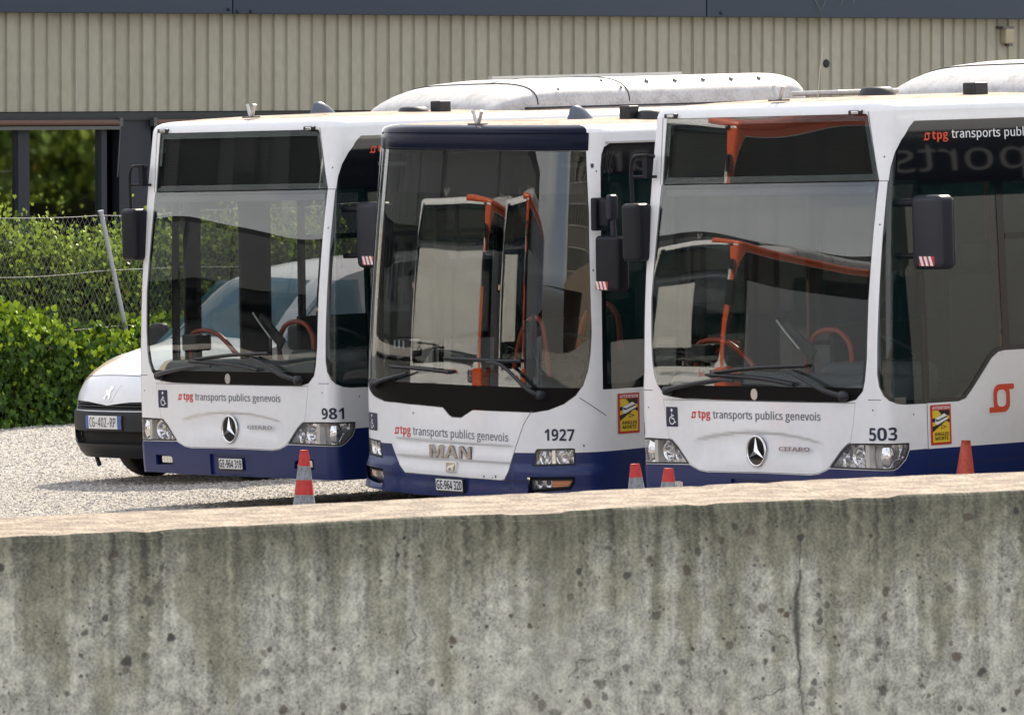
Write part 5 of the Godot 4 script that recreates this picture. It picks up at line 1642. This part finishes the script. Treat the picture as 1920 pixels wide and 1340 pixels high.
func setting() -> void:
	# ---- ground: one sloping sheet out to the horizon
	var st := B()
	var g := func(x: float, z: float) -> Vector3:
		var k := smoothstep(120.0, 400.0, Vector2(x, z + 50).length())
		return Vector3(x, ground_y(clampf(x, -80, 80), clampf(z, -130, 30)) * (1.0 - k), z)
	var xs := [-1500, -600, -250, -120, -80, -50, -30, -20, -12, -8, -4, 0, 4, 8, 12, 20, 30, 50, 80, 120, 250, 600, 1500]
	var zs := [-1500, -700, -300, -180, -130, -110, -95, -85, -78, -72, -66, -60, -55, -50, -45, -40, -30, -20, -12, -7.2]
	for i in xs.size() - 1:
		for j in zs.size() - 1:
			quad(st, g.call(xs[i], zs[j + 1]), g.call(xs[i + 1], zs[j + 1]), g.call(xs[i + 1], zs[j]), g.call(xs[i], zs[j]))
	structure("ground", done(st), M.lot)
	# dark tarmac lane on the left side of the yard
	st = B()
	var lane := [-9.0, -14.0, -20.0, -30.0, -45.0, -60.0]
	var along := [-100.0, -85.0, -75.0, -66.0, -58.0, -52.0, -46.0, -40.0, -30.0]
	for i in lane.size() - 1:
		for j in along.size() - 1:
			var q := []
			for e in [[i + 1, j + 1], [i, j + 1], [i, j], [i + 1, j]]:
				q.append(Vector3(lane[e[0]], ground_y(lane[e[0]], along[e[1]]) + 0.02, along[e[1]]))
			quad(st, q[0], q[1], q[2], q[3])
	structure("road", done(st), M.asphalt)
	# chippings that stand proud of the seal, where the ground shows in the picture
	var rng := RandomNumberGenerator.new()
	rng.seed = 4
	var places := []
	var tints := PackedColorArray()
	for k in 75000:
		var z := -47.0 - 24.0 * pow(rng.randf(), 1.3)
		var x := rng.randf_range(-0.077, -0.004) * -z
		if rng.randf() < 0.12: x = rng.randf_range(-0.085, 0.05) * -z
		var s := rng.randf_range(0.006, 0.015)
		var b := Basis(Vector3(0, 1, 0), rng.randf() * TAU) * Basis(Vector3(1, 0, 0), rng.randf_range(-0.4, 0.4))
		places.append(Transform3D(b.scaled(Vector3(s * rng.randf_range(0.8, 1.6), s * rng.randf_range(0.4, 0.8), s)), Vector3(x, ground_y(x, z) + s * 0.12, z)))
		var v := rng.randf_range(0.25, 0.6) * (0.45 if rng.randf() < 0.12 else 1.0)
		tints.append(Color(v * 1.0, v * 0.94, v * 0.86))
	var peb := B()
	peb.set_smooth_group(-1)
	var ring := []
	for k in 5: ring.append(Vector3(cos(TAU * k / 5) * (0.9 + 0.2 * (k % 2)), -0.2, sin(TAU * k / 5)))
	for k in 5:
		tri(peb, ring[k], Vector3(0.15, 1.0, 0.1), ring[(k + 1) % 5])
	var holder := Node3D.new()
	holder.name = "gravel"
	holder.set_meta("kind", "stuff")
	tag(holder, "pale loose chippings bedded in the car park surface", "gravel")
	add_child(holder)
	scatter("chippings", done(peb), M.stone, places, tints, holder)
	# street the picture is taken from
	st = B()
	quad(st, Vector3(-600, 1.7, 300), Vector3(600, 1.95, 300), Vector3(600, 1.95, -5.0), Vector3(-600, 1.7, -5.0))
	structure("pavement", done(st), M.pavement)
	# ---- concrete wall in front
	var th := deg_to_rad(20.0)
	var a := Vector3(cos(th), 0.0214, -sin(th))
	var n := Vector3(sin(th), 0, cos(th))
	var c := Vector3(0, 2.9356, -6.45)
	var o := thing("concrete_wall", "stained grey concrete parapet wall running across the foreground", "wall")
	st = B()
	st.set_smooth_group(1)
	var lim := 40.0
	var wob := noise(FastNoiseLite.TYPE_SIMPLEX, 1.2, 8, 4)
	var edge := func(x: float, which: float) -> float: return 0.003 * wob.get_noise_2d(x * 1.5, which * 40.0) + 0.0008 * wob.get_noise_2d(x * 16.0, which * 90.0) - 0.003 * smoothstep(0.4, 0.55, wob.get_noise_2d(x * 7.0, which * 20.0 + 7.0))
	var cols := [-lim, -20.0, -8.0, -3.0, -1.5]
	for k in 241: cols.append(-1.2 + 0.01 * k)
	cols.append_array([1.5, 3.0, 8.0, 20.0, lim])
	var s2 := B()
	s2.set_smooth_group(1)
	var s3 := B()
	s3.set_smooth_group(1)
	for k in cols.size() - 1:
		var q := []
		for x in [cols[k], cols[k + 1]]:
			var e1: float = edge.call(x, 1.0)
			var e2: float = edge.call(x, 2.0)
			var top: Vector3 = c + a * x
			q.append([top + Vector3(0, -1.6, 0), top + Vector3(0, -0.006 + e1, 0) , top + Vector3(0, -0.001 + e1 * 0.6, 0) - n * (0.004 + absf(e2)), top + Vector3(0, 0.001 + e2 * 0.4, 0) - n * 0.225, top + Vector3(0, -0.006, 0) - n * 0.235, top + Vector3(0, -3.4, 0) - n * 0.235, x])
		var u0: float = (q[0][6] + 0.62) / 1.2
		var u1: float = (q[1][6] + 0.62) / 1.2
		for e in [[0, 1, 0.0, 4.0, st], [1, 2, -0.004, 0.0, st]]:
			var z: SurfaceTool = e[4]
			var v0: float = 4.0 if e[0] == 0 else 0.0
			var v1: float = 0.0 if e[0] == 0 else 0.012
			for t in [[q[0][e[0]], u0, v0], [q[1][e[1]], u1, v1], [q[1][e[0]], u1, v0], [q[0][e[0]], u0, v0], [q[0][e[1]], u0, v1], [q[1][e[1]], u1, v1]]:
				z.set_uv(Vector2(t[1], t[2])); z.add_vertex(t[0])
		for t in [[q[0][2], q[0][6], 0.0], [q[1][3], q[1][6], 0.235], [q[1][2], q[1][6], 0.0], [q[0][2], q[0][6], 0.0], [q[0][3], q[0][6], 0.235], [q[1][3], q[1][6], 0.235]]:
			s2.set_uv(Vector2(t[1], t[2])); s2.add_vertex(t[0])
		quad(s3, q[1][5], q[0][5], q[0][4], q[1][4])
		quad(s3, q[1][4], q[0][4], q[0][3], q[1][3])
	mi("front_face", done(st), M.wall_face, o)
	mi("top_face", done(s2), M.wall_top, o)
	mi("back_face", done(s3), M.wall_top, o)

func building() -> void:
	var e := Vector3(0.77, 0, -0.638)
	var n := Vector3(0.638, 0, 0.77)
	var p0 := Vector3(-4.43, 0, -80.0)
	var o := thing("industrial_building", "long flat-roofed building with beige ribbed metal cladding over dark windows", "building", "", Transform3D(Basis(e, Vector3.UP, n), p0))
	# local axes now: x along the front, y up, z outwards
	var pitch := 0.195
	var st := B()
	st.set_smooth_group(-1)
	var y0 := 2.865
	var y1 := 4.1
	# one rib and the flat beside it
	var pr := [Vector2(0, 0), Vector2(0.128, 0), Vector2(0.134, 0.0), Vector2(0.146, -0.026), Vector2(0.183, -0.026), Vector2(0.195, 0)]
	for k in pr.size() - 1:
		quad(st, Vector3(pr[k].x, y0, pr[k].y), Vector3(pr[k + 1].x, y0, pr[k + 1].y), Vector3(pr[k + 1].x, y1, pr[k + 1].y), Vector3(pr[k].x, y1, pr[k].y))
	quad(st, Vector3(0.0, y0 - 0.0, -0.04), Vector3(0.195, y0, -0.04), Vector3(0.195, y0, 0.0), Vector3(0, y0, 0.0))
	var rib := done(st)
	var tones := [M.cladding]
	for f in [0.98, 0.965, 0.99]:
		var tm: StandardMaterial3D = M.cladding.duplicate()
		tm.albedo_color = Color(f, f, f * 0.99)
		tones.append(tm)
	var first := mi("cladding_panel", rib, M.cladding, o)
	first.position.x = -2.6
	for k in range(1, 100):
		var r: MeshInstance3D = first.duplicate()
		r.material_override = tones[(k * 7 + k / 5) % 4]
		r.name = "cladding_panel_%03d" % k
		o.add_child(r, true)
		r.position.x = -2.6 + pitch * k
		r.position.z = 0.0015 * sin(k * 2.3) + (0.004 if (k / 5) % 2 == 0 else 0.0)
	st = B()
	for x in [[-14.0, -2.6], [-2.6 + pitch * 100, 40.0]]:
		var xx: float = x[0]
		while xx < x[1] - 0.01:
			for k in pr.size() - 1:
				quad(st, Vector3(xx + pr[k].x, y0, pr[k].y), Vector3(xx + pr[k + 1].x, y0, pr[k + 1].y), Vector3(xx + pr[k + 1].x, y1, pr[k + 1].y), Vector3(xx + pr[k].x, y1, pr[k].y))
			xx += pitch
	var rest := mi("cladding", done(st), M.cladding, o)
	rest.set_meta("kind", "stuff")
	# fascia in lengths, its joints and drip holes
	for s in [[-14.0, 1.33], [1.345, 8.78], [8.795, 22.0], [22.015, 40.0]]:
		st = B()
		cbox(st, Vector3((s[0] + s[1]) / 2, 4.56, 0.06), Vector3(s[1] - s[0], 1.1, 0.2), 0.012)
		mi("fascia_panel", done(st), M.fascia, o)
	st = B()
	box(st, Vector3(13, 4.55, 0.03), Vector3(54, 1.0, 0.08))
	mi("fascia_back", done(st), M.black_matte, o)
	for x in [[1.27, 4.06], [1.40, 4.04], [1.6, 4.04], [9.02, 4.06]]:
		st = B()
		lathe(st, [Vector2(0.022, 0), Vector2(0.02, 0.03), Vector2(0, 0.03)], facing(Vector3(x[0], x[1], 0.15), Vector3(0, 0, 1)), 12)
		mi("drip_spout", done(st), M.navy_dark, o)
	# walls behind, roof, dark rail under the cladding
	st = B()
	box(st, Vector3(13, 3.5, -0.2), Vector3(54, 1.4, 0.25))
	box(st, Vector3(13, 5.0, -6.0), Vector3(54, 0.2, 11.8))
	box(st, Vector3(13, 2.4, -11.9), Vector3(54, 5.4, 0.2))
	box(st, Vector3(-14, 2.4, -6.0), Vector3(0.2, 5.4, 11.8))
	box(st, Vector3(40, 2.4, -6.0), Vector3(0.2, 5.4, 11.8))
	mi("wall", done(st), M.dark_band, o)
	st = B()
	box(st, Vector3(13, 2.81, -0.03), Vector3(54, 0.09, 0.1))
	mi("rail", done(st), M.dark_band, o)
	st = B()
	box(st, Vector3(13, 0.0, -0.15), Vector3(54, 1.4, 0.2))
	mi("plinth", done(st), M.frame_navy, o)
	# window bays
	var x0 := -1.6 - 1.03 - 0.15 - 0.5 - 9.3
	for bay in 16:
		var b := x0 + 3.1 * bay
		st = B()
		box(st, Vector3(b + 0.2, 1.75, -0.08), Vector3(0.46, 2.1, 0.14))
		mi("pier", done(st), M.frame_navy, o)
		for k in 2:
			var cx := b + 0.43 + 0.165 + 0.515 + k * 1.19
			st = B()
			for s in [-1, 1]:
				box(st, Vector3(cx + s * 0.555, 1.73, -0.06), Vector3(0.078, 2.06, 0.09))
			box(st, Vector3(cx, 2.72, -0.061), Vector3(1.03, 0.06, 0.086))
			box(st, Vector3(cx, 0.74, -0.061), Vector3(1.03, 0.08, 0.086))
			var f := mi("window_frame", done(st), M.frame_navy, o)
			st = B()
			box(st, Vector3(cx, 1.73, -0.085), Vector3(1.034, 1.93, 0.012))
			mi("pane", done(st), M.pane_mirror, f)
		st = B()
		tube(st, [Vector3(b + 0.46, 2.735, 0.06), Vector3(b + 3.0, 2.735, 0.06)], 0.035, 12)
		var aw := mi("awning_roll", done(st), M.awning, o)
		st = B()
		box(st, Vector3(b + 1.73, 2.675, 0.075), Vector3(2.56, 0.04, 0.05))
		mi("awning_bar", done(st), M.steel_dark, aw)
		for x in [b + 0.43, b + 3.03]:
			st = B()
			tube(st, [Vector3(x, 2.7, 0.07), Vector3(x - 0.03, 2.1, 0.05)], 0.007, 6)
			box(st, Vector3(x, 2.74, 0.05), Vector3(0.05, 0.1, 0.08))
			mi("awning_arm", done(st), M.steel_dark, aw)
	# lamp, hole and box on the cladding
	st = B()
	cbox(st, Vector3(14.08, 3.79, 0.06), Vector3(0.15, 0.2, 0.12), 0.02)
	var fl := mi("wall_lamp", done(st), M.lamp_beige, o)
	st = B()
	box(st, Vector3(14.05, 3.9, 0.05), Vector3(0.2, 0.03, 0.14))
	box(st, Vector3(14.1, 3.68, 0.07), Vector3(0.07, 0.05, 0.08))
	mi("lamp_hood", done(st), M.steel_dark, fl)
	st = B()
	lathe(st, [Vector2(0.055, 0), Vector2(0.05, 0.012), Vector2(0.03, 0.016), Vector2(0, 0.012)], facing(Vector3(10.95, 3.43, 0.002), Vector3(0, 0, 1)), 18)
	mi("round_cap", done(st), M.cabin_black, o)
	# grass hanging over the roof edge
	var gr := thing("hanging_grass", "thin grass blades hanging over the blue roof edge, right of centre", "grass tuft", "", Transform3D(Basis(e, Vector3.UP, n), p0))
	var rng := RandomNumberGenerator.new()
	rng.seed = 31
	for q in [[10.6, 4.16, 0.36, -0.5], [10.75, 4.3, 0.3, 0.2], [11.05, 4.32, 0.26, 0.1], [11.2, 4.34, 0.24, -0.15], [11.3, 4.34, 0.22, 0.2], [10.7, 3.98, 0.24, -0.3], [10.5, 4.0, 0.2, 0.05]]:
		st = B()
		var ox := 0.17 if q[1] > 4.05 else 0.03
		var top := Vector3(q[0], q[1] + 0.1, ox)
		tube(st, smooth_path([top + Vector3(-0.1 * q[3], 0.15, -0.1), top, top + Vector3(0.10 * signf(q[3]) * absf(q[3]) * -1.0 + 0.04, -q[2] * 0.5, 0.02), top + Vector3(-0.3 * q[3], -q[2], 0.03)]), 0.006, 4, true, 0.002)
		mi("blade", done(st), M.grass_blade, gr)

func greenery() -> void:
	var e := Vector3(0.77, 0, -0.638)
	var n := Vector3(0.638, 0, 0.77)
	var h0 := Vector3(-5.25, 0, -69.8)
	var at := func(s: float, y: float, out_by: float) -> Vector3:
		var p: Vector3 = h0 + e * s + n * out_by
		p.y = ground_y(p.x, p.z) + y
		return p
	var hum := noise(FastNoiseLite.TYPE_SIMPLEX, 0.55, 15, 3)
	var profile := func(s: float) -> float:
		# top of the ivy bank along its length
		var c := [-4.0, 1.15, -0.4, 1.18, 0.0, 1.2, 0.28, 1.22, 0.42, 1.08, 0.52, 0.95, 0.8, 0.93, 1.1, 0.98, 1.3, 1.05, 1.5, 1.02, 1.75, 1.1, 2.4, 1.05, 4.0, 1.1, 12.0, 1.1]
		for i in range(0, c.size() - 2, 2):
			if s < c[i + 2]: return lerpf(c[i + 1], c[i + 3], (s - c[i]) / (c[i + 2] - c[i])) + 0.2 * hum.get_noise_2d(s * 3.0, 50.0) + 0.1 * hum.get_noise_2d(s * 9.0, 50.0) + 0.05 * hum.get_noise_2d(s * 20.0, 70.0)
		return 1.1
	var shrub_top := func(s: float) -> float: return 1.98 + 0.22 * hum.get_noise_2d(s * 2.6, 3.0) + 0.12 * hum.get_noise_2d(s * 9.0, 8.0) + (0.12 if s < 0.55 else -0.06)
	# ---- ivy bank
	var ivy := thing("ivy_bank", "dense bright green ivy bank growing over the foot of the mesh fence", "ivy", "")
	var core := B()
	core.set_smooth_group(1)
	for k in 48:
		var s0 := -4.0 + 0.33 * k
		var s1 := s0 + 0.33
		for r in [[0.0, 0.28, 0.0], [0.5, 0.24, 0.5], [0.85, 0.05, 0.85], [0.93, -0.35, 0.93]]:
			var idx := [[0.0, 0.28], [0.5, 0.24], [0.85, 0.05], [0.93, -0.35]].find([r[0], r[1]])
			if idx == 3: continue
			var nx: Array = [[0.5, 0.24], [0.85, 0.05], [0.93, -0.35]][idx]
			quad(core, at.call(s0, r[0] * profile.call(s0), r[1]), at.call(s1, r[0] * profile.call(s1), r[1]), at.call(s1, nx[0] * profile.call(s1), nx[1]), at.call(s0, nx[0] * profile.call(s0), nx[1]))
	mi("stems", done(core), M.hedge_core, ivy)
	var pick := func(g: RandomNumberGenerator) -> Array:
		var s: float = g.randf_range(-0.6, 5.0) if g.randf() < 0.8 else g.randf_range(-4.0, 11.0)
		var t := g.randf()
		var hgt: float = profile.call(s) * (1.0 + 0.1 * hum.get_noise_2d(s * 8.0, 30.0))
		var lump := 0.18 * hum.get_noise_3d(s * 4.5, t * 5.0, 0.0) + 0.10 * hum.get_noise_3d(s * 11.0, t * 12.0, 6.0)
		var y := hgt * t
		var out_by := 0.36 + lump + g.randf_range(-0.13, 0.05)
		if t > 0.8: out_by -= (t - 0.8) * 3.6 * g.randf_range(0.0, 1.0)
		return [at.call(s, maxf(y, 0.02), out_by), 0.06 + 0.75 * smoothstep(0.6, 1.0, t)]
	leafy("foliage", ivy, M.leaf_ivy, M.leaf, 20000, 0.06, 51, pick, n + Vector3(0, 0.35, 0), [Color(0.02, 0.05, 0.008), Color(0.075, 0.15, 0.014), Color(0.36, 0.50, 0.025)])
	# ---- shrub hedge behind the fence
	var sh := thing("shrub_hedge", "tall mixed shrub hedge behind the mesh fence, sunlit on top", "hedge", "")
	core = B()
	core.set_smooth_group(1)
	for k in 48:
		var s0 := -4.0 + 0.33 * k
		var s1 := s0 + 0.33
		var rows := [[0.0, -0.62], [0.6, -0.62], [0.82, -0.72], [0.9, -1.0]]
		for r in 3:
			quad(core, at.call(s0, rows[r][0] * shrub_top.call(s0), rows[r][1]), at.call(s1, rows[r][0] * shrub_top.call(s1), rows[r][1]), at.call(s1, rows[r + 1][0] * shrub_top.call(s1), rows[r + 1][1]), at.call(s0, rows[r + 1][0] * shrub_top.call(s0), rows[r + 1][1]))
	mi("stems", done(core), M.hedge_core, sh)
	var pick2 := func(g: RandomNumberGenerator) -> Array:
		var s: float = g.randf_range(-0.6, 5.0) if g.randf() < 0.8 else g.randf_range(-4.0, 11.0)
		var t := pow(g.randf(), 0.7)
		var lump := 0.22 * hum.get_noise_3d(s * 3.5, t * 5.0, 20.0) + 0.12 * hum.get_noise_3d(s * 12.0, t * 12.0, 26.0)
		var y: float = shrub_top.call(s) * t + 0.1 * g.randfn() * t
		var out_by := -0.45 + lump + g.randf_range(-0.2, 0.06)
		if t > 0.75: out_by -= (t - 0.75) * 3.0 * g.randf()
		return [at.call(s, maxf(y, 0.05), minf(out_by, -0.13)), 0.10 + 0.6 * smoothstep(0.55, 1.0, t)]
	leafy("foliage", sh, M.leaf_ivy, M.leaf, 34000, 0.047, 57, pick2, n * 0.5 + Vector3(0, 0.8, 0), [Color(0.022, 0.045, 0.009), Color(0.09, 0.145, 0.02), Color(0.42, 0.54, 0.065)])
	for q in [[0.14, 0.3], [0.02, 0.22], [-0.1, 0.2], [1.0, 0.16], [1.35, 0.14]]:
		var tw := B()
		var b: Vector3 = at.call(q[0], shrub_top.call(q[0]) - 0.15, -0.5)
		tube(tw, smooth_path([b, b + Vector3(0.02, q[1] * 0.6, 0), b + Vector3(-0.02, q[1] + 0.15, 0.03)]), 0.005, 5, true, 0.002)
		mi("twig", done(tw), M.bark, sh)
	# ---- mesh fence
	var fe := thing("mesh_fence", "sagging galvanised diamond mesh fence with a leaning post", "fence")
	var top_y := func(s: float) -> float: return 2.13 + 0.015 * sin(s * 3.0) - (0.03 * sin(PI * clampf(s / 1.27, 0.0, 1.0)) if s < 1.27 else 0.02 * sin(PI * clampf((s - 1.27) / 2.0, 0.0, 1.0)))
	for s in [-2.0, 1.62, 4.2, 6.8]:
		var lean_by := -0.33 if s == 1.62 else 0.05
		var st := B()
		tube(st, [at.call(s + 0.22 if s == 1.62 else s, 0.0, 0.0), at.call(s + lean_by, 2.15, 0.0)], 0.024, 10)
		tube(st, [at.call(s + lean_by, 2.15, 0.0), at.call(s + lean_by - 0.004, 2.17, 0.0)], 0.03, 10)
		mi("post", done(st), M.post, fe)
	for r in [0.0, 0.5, 1.0]:
		var st := B()
		var pts := []
		for k in 60:
			var s := -4.0 + 0.25 * k
			pts.append(at.call(s, lerpf(0.95, top_y.call(s), r) - (0.02 * sin(s * 2.1 + 1.0) if r < 1.0 else 0.0) , 0.03))
		tube(st, pts, 0.003, 5, false)
		mi("line_wire", done(st), M.wire, fe)
	var net := B()
	net.set_smooth_group(-1)
	var cell := 0.062
	for fam in 2:
		for k in 190:
			var s0 := -3.5 + cell * k
			var pts := []
			for j in 4:
				var f := j / 3.0
				var sx := s0 + (f * 2.0 if fam == 0 else -f * 2.0) * 0.52
				pts.append(at.call(sx, lerpf(0.2, top_y.call(sx), f), 0.012 * sin(sx * 2.2 + f * 3.0) + 0.006 * fam))
			tube(net, pts, 0.0013, 4, false)
	var nm := mi("mesh", done(net), M.wire, fe)
	nm.set_meta("kind", "stuff")
	# trees off to the right, which the building's windows mirror
	tree(15.5, -73.5, 6.0, 2.9, "low-crowned leafy tree beside the building's windows, out to the right", 201)
	tree(12.6, -75.6, 3.4, 2.1, "low bushy tree nearest the building windows, out to the right", 213)
	tree(21.0, -76.0, 7.0, 3.2, "taller leafy tree standing further along the building front", 207)

func vehicles() -> void:
	var bus := city_bus({"paint": M.paint, "front": M.paint_front, "skirt": M.navy_skirt})
	bus.name = "city_bus"
	var group := "white and navy buses parked side by side"
	var spots := [
		[on_ground(-2.17861, -53.10752, 51.0), "981", "GE-964 319", "white bus numbered 981, parked leftmost, beside the white van"],
		[on_ground(1.71777, -47.22796, 50.0), "503", "", "white bus numbered 503 with the large grey-backed mirror, nearest the right edge"],
		[on_ground(4.51, -45.0, 50.0), "", "", "unnumbered white bus parked to the right of bus 503"]]
	var sk: BodySkin = SK.c
	for i in 3:
		var o: Node3D = bus if i == 0 else bus.duplicate()
		if i == 0: continue
		o.name = "city_bus_%03d" % i
		add_child(o, true)
	add_child(bus)
	var all := [bus, get_node("city_bus_001"), get_node("city_bus_002")]
	for i in 3:
		var o: Node3D = all[i]
		o.transform = spots[i][0]
		tag(o, spots[i][3], "bus", group)
	# what tells the two apart
	lettering("981", "bold", sk, 1.148, 0.736, 1.346, 0.823, 0.003, M.navy_print, bus)
	number_plate(sk, -0.018, 0.372, "GE-964 319", 0.0, bus)
	roof_fin(bus, Vector3(-0.05, 3.06, -1.05), 1.0)
	roof_vent(bus, Vector3(0.55, 3.05, -1.48), 0.125, 0.06)
	var st := B()
	cbox(st, Vector3(0.72, 3.1, -1.62), Vector3(0.12, 0.1, 0.12), 0.012)
	mi("roof_sensor", done(st), M.black_plastic, bus)
	var b2: Node3D = all[1]
	lettering("503", "bold", sk, 1.12, 0.73, 1.341, 0.822, 0.003, M.navy_print, b2)
	lettering("503", "bold", sk, -1.44, 0.73, -1.22, 0.822, 0.003, M.navy_print, b2)
	warning_sticker(sk, 1.655, 0.68, 1.849, 0.954, 0.003, b2)
	roof_vent(b2, Vector3(0.12, 3.07, -1.12), 0.13, 0.07)
	st = B()
	cbox(st, Vector3(0.72, 3.1, -1.5), Vector3(0.13, 0.1, 0.13), 0.012)
	mi("roof_sensor", done(st), M.black_plastic, b2)
	st = B()
	cbox(st, Vector3(-0.35, 3.11, -1.25), Vector3(0.5, 0.035, 0.6), 0.015)
	mi("roof_hatch", done(st), M.roof_fairing, b2)
	st = B()
	tube(st, [Vector3(0.05, 3.07, -0.62), Vector3(0.07, 3.27, -0.63), Vector3(0.10, 3.42, -0.64)], 0.004, 6, true, 0.002)
	mi("whip_aerial", done(st), M.steel, b2)
	var rb := round_front_bus()
	rb.name = "round_front_bus"
	add_child(rb)
	rb.transform = on_ground(-0.430413, -50.390622, 47.5, -0.022)
	tag(rb, "white bus numbered 1927 with a navy roof visor and one tall windscreen", "bus", group)
	mi("window_film", panel(sk, [rect(-6.5, 0.75, -1.7, 2.42)], [], 0.002), M.film, all[2])
	for q in [[1.243, 2.66], [1.225, 2.2], [1.16, 0.94], [-1.16, 0.93], [1.5, 0.9], [-1.03, 0.7]]:
		for o in [bus, b2]: mi("screw", panel(sk, [oval(q[0], q[1], 0.006, 0.006, 8)], [], 0.0025), M.seam, o)
	for q in [[1.236, 0.625], [1.33, 2.62], [-0.43, 0.82], [1.31, 1.9]]:
		mi("screw", panel(SK.m, [oval(q[0], q[1], 0.007, 0.007, 8)], [], 0.006), M.seam, rb)
	var van := small_van()
	van.name = "small_van"
	add_child(van)
	van.transform = on_ground(-3.4244, -57.6965, 52.0)
	tag(van, "small white van with black bumper, half hidden behind bus 981", "van")

func reflected_side() -> void:
	# the far side of the yard to the left of the picture: what the windscreens mirror
	var src: Node3D = get_node("city_bus_002")
	var names := ["the one farther", "the one nearer"]
	for k in 2:
		var o: Node3D = src.duplicate()
		o.name = "orange_bus" if k == 0 else "orange_bus_%03d" % k
		add_child(o, true)
		var c := Vector2(-10.8, -51.75) + Vector2(0.643, 0.766) * (3.5 * k)
		o.transform = on_ground(c.x, c.y, 230.0)
		tag(o, "white bus with orange trim facing the navy-skirted buses, %s to the wall" % names[k], "bus", "orange buses across the yard")
		recolour_edge(o)
		recolour(o, M.navy_skirt, M.paint)
		recolour(o, M.glass_front, M.glass_thin)
		mi("windscreen_curtain", panel(SK.c, [rect(-1.05, 1.14, 1.06, 2.42)] if k == 0 else [rect(-0.2, 1.3, 1.02, 2.35)], [], -0.06), M.curtain, o)
	var w := thing("louvred_hall", "grey hall with long horizontal louvres across the yard", "building", "", Transform3D(Basis(Vector3(0, 1, 0), deg_to_rad(80.0)), Vector3(-62, -1.4, -62)))
	var st := B()
	box(st, Vector3(0, 4.1, -5.0), Vector3(80, 8.2, 10.0))
	mi("wall", done(st), M.warehouse, w)
	st = B()
	box(st, Vector3(0, 0.1, 0.12), Vector3(70, 0.16, 0.2))
	var slat := done(st)
	for k in 24:
		var s := mi("louvre_slat", slat, M.warehouse_slat, w)
		s.position.y = 4.2 + 0.15 * k
	for k in 16:
		st = B()
		box(st, Vector3(-37.5 + 5.0 * k, 2.6, 0.02), Vector3(3.4, 2.0, 0.1))
		mi("window", done(st), M.black_gloss, w)
		st = B()
		box(st, Vector3(-35.0 + 5.0 * k, 5.9, 0.25), Vector3(0.12, 3.9, 0.1))
		mi("louvre_post", done(st), M.warehouse, w)

func street_block() -> void:
	# the block across the street behind the camera, which the rounded glass mirrors
	var o := thing("apartment_block", "dark grey apartment block across the street, facing the bus yard", "building", "", Transform3D(Basis(Vector3.UP, PI), Vector3(-14, 1.8, 34)))
	var st := B()
	box(st, Vector3(0, 6.5, -6.0), Vector3(70, 13.0, 12.0))
	mi("wall", done(st), M.block_wall, o)
	st = B()
	box(st, Vector3(0, 13.1, -5.9), Vector3(70.6, 0.3, 12.6))
	mi("roof", done(st), M.dark_band, o)
	var fr := B()
	for s in [-1, 1]:
		box(fr, Vector3(0.85 * s, 0, 0.03), Vector3(0.08, 1.6, 0.12))
		box(fr, Vector3(0, 0.76 * s, 0.031), Vector3(1.62, 0.08, 0.118))
	var frame := done(fr)
	var pn := B()
	box(pn, Vector3(0, 0, 0.01), Vector3(1.62, 1.44, 0.02))
	var pane := done(pn)
	for f in 4:
		for k in 20:
			var w := mi("window", frame, M.lamp_frame, o)
			w.position = Vector3(-33.0 + 3.4 * k, 2.0 + 3.0 * f, 0.0)
			mi("pane", pane, M.black_gloss, w)

func cones() -> void:
	cone(-1.43107, -46.9, 0.76, "cracked red cone with two grey-white bands, in front of bus 981", 0, 0.0, true)
	cone(0.84991, -44.7, 0.71, "red cone with one white band, in front of bus 1927's side", 1, 0.06)
	cone(1.00298, -44.2, 0.70, "red cone with one white band, in front of bus 503's left headlight", 1, -0.02)
	cone(3.07227, -46.2, 0.725, "plain faded orange-red cone beside the flank of bus 503", 2, -0.01)

func recolour_edge(o: Node3D) -> void:
	# orange trim down one front corner and along that side of the roof
	var sk: BodySkin = SK.c
	var trim := mirrored(P([1.125, 1.0, 1.2, 0.99, 1.205, 1.4, 1.222, 1.7, 1.244, 2.118, 1.27, 2.49, 1.3, 2.66, 1.37, 2.78, 1.47, 2.86, 1.6, 2.91, 1.6, 2.97, 1.02, 2.97, 1.16, 2.49, 1.12, 1.7]))
	var low := mirrored(P([0.95, 0.3, 1.6, 0.3, 1.62, 0.67, 1.62, 0.96, 1.4, 0.965, 1.28, 1.0, 1.2, 0.98, 1.125, 0.99, 0.95, 0.95]))
	mi("corner_trim", panel(sk, [trim, low, rect(-12.9, 2.907, -1.6, 2.969), rect(-12.9, 1.0, -12.3, 2.97)], [], 0.006), M.orange, o)
	var st := B()
	tube(st, [Vector3(-1.2, 3.0, -0.3), Vector3(-1.21, 3.0, -11.9)], 0.05, 8)
	tube(st, smooth_path([Vector3(-1.2, 3.0, -0.3), Vector3(-1.13, 3.0, -0.24), Vector3(-0.5, 3.03, -0.2)]), 0.05, 8)
	mi("roof_trim", done(st), M.orange, o)
	for c in o.get_children():
		if c is MeshInstance3D and c.material_override == M.pale_print:
			o.remove_child(c)
			c.free()
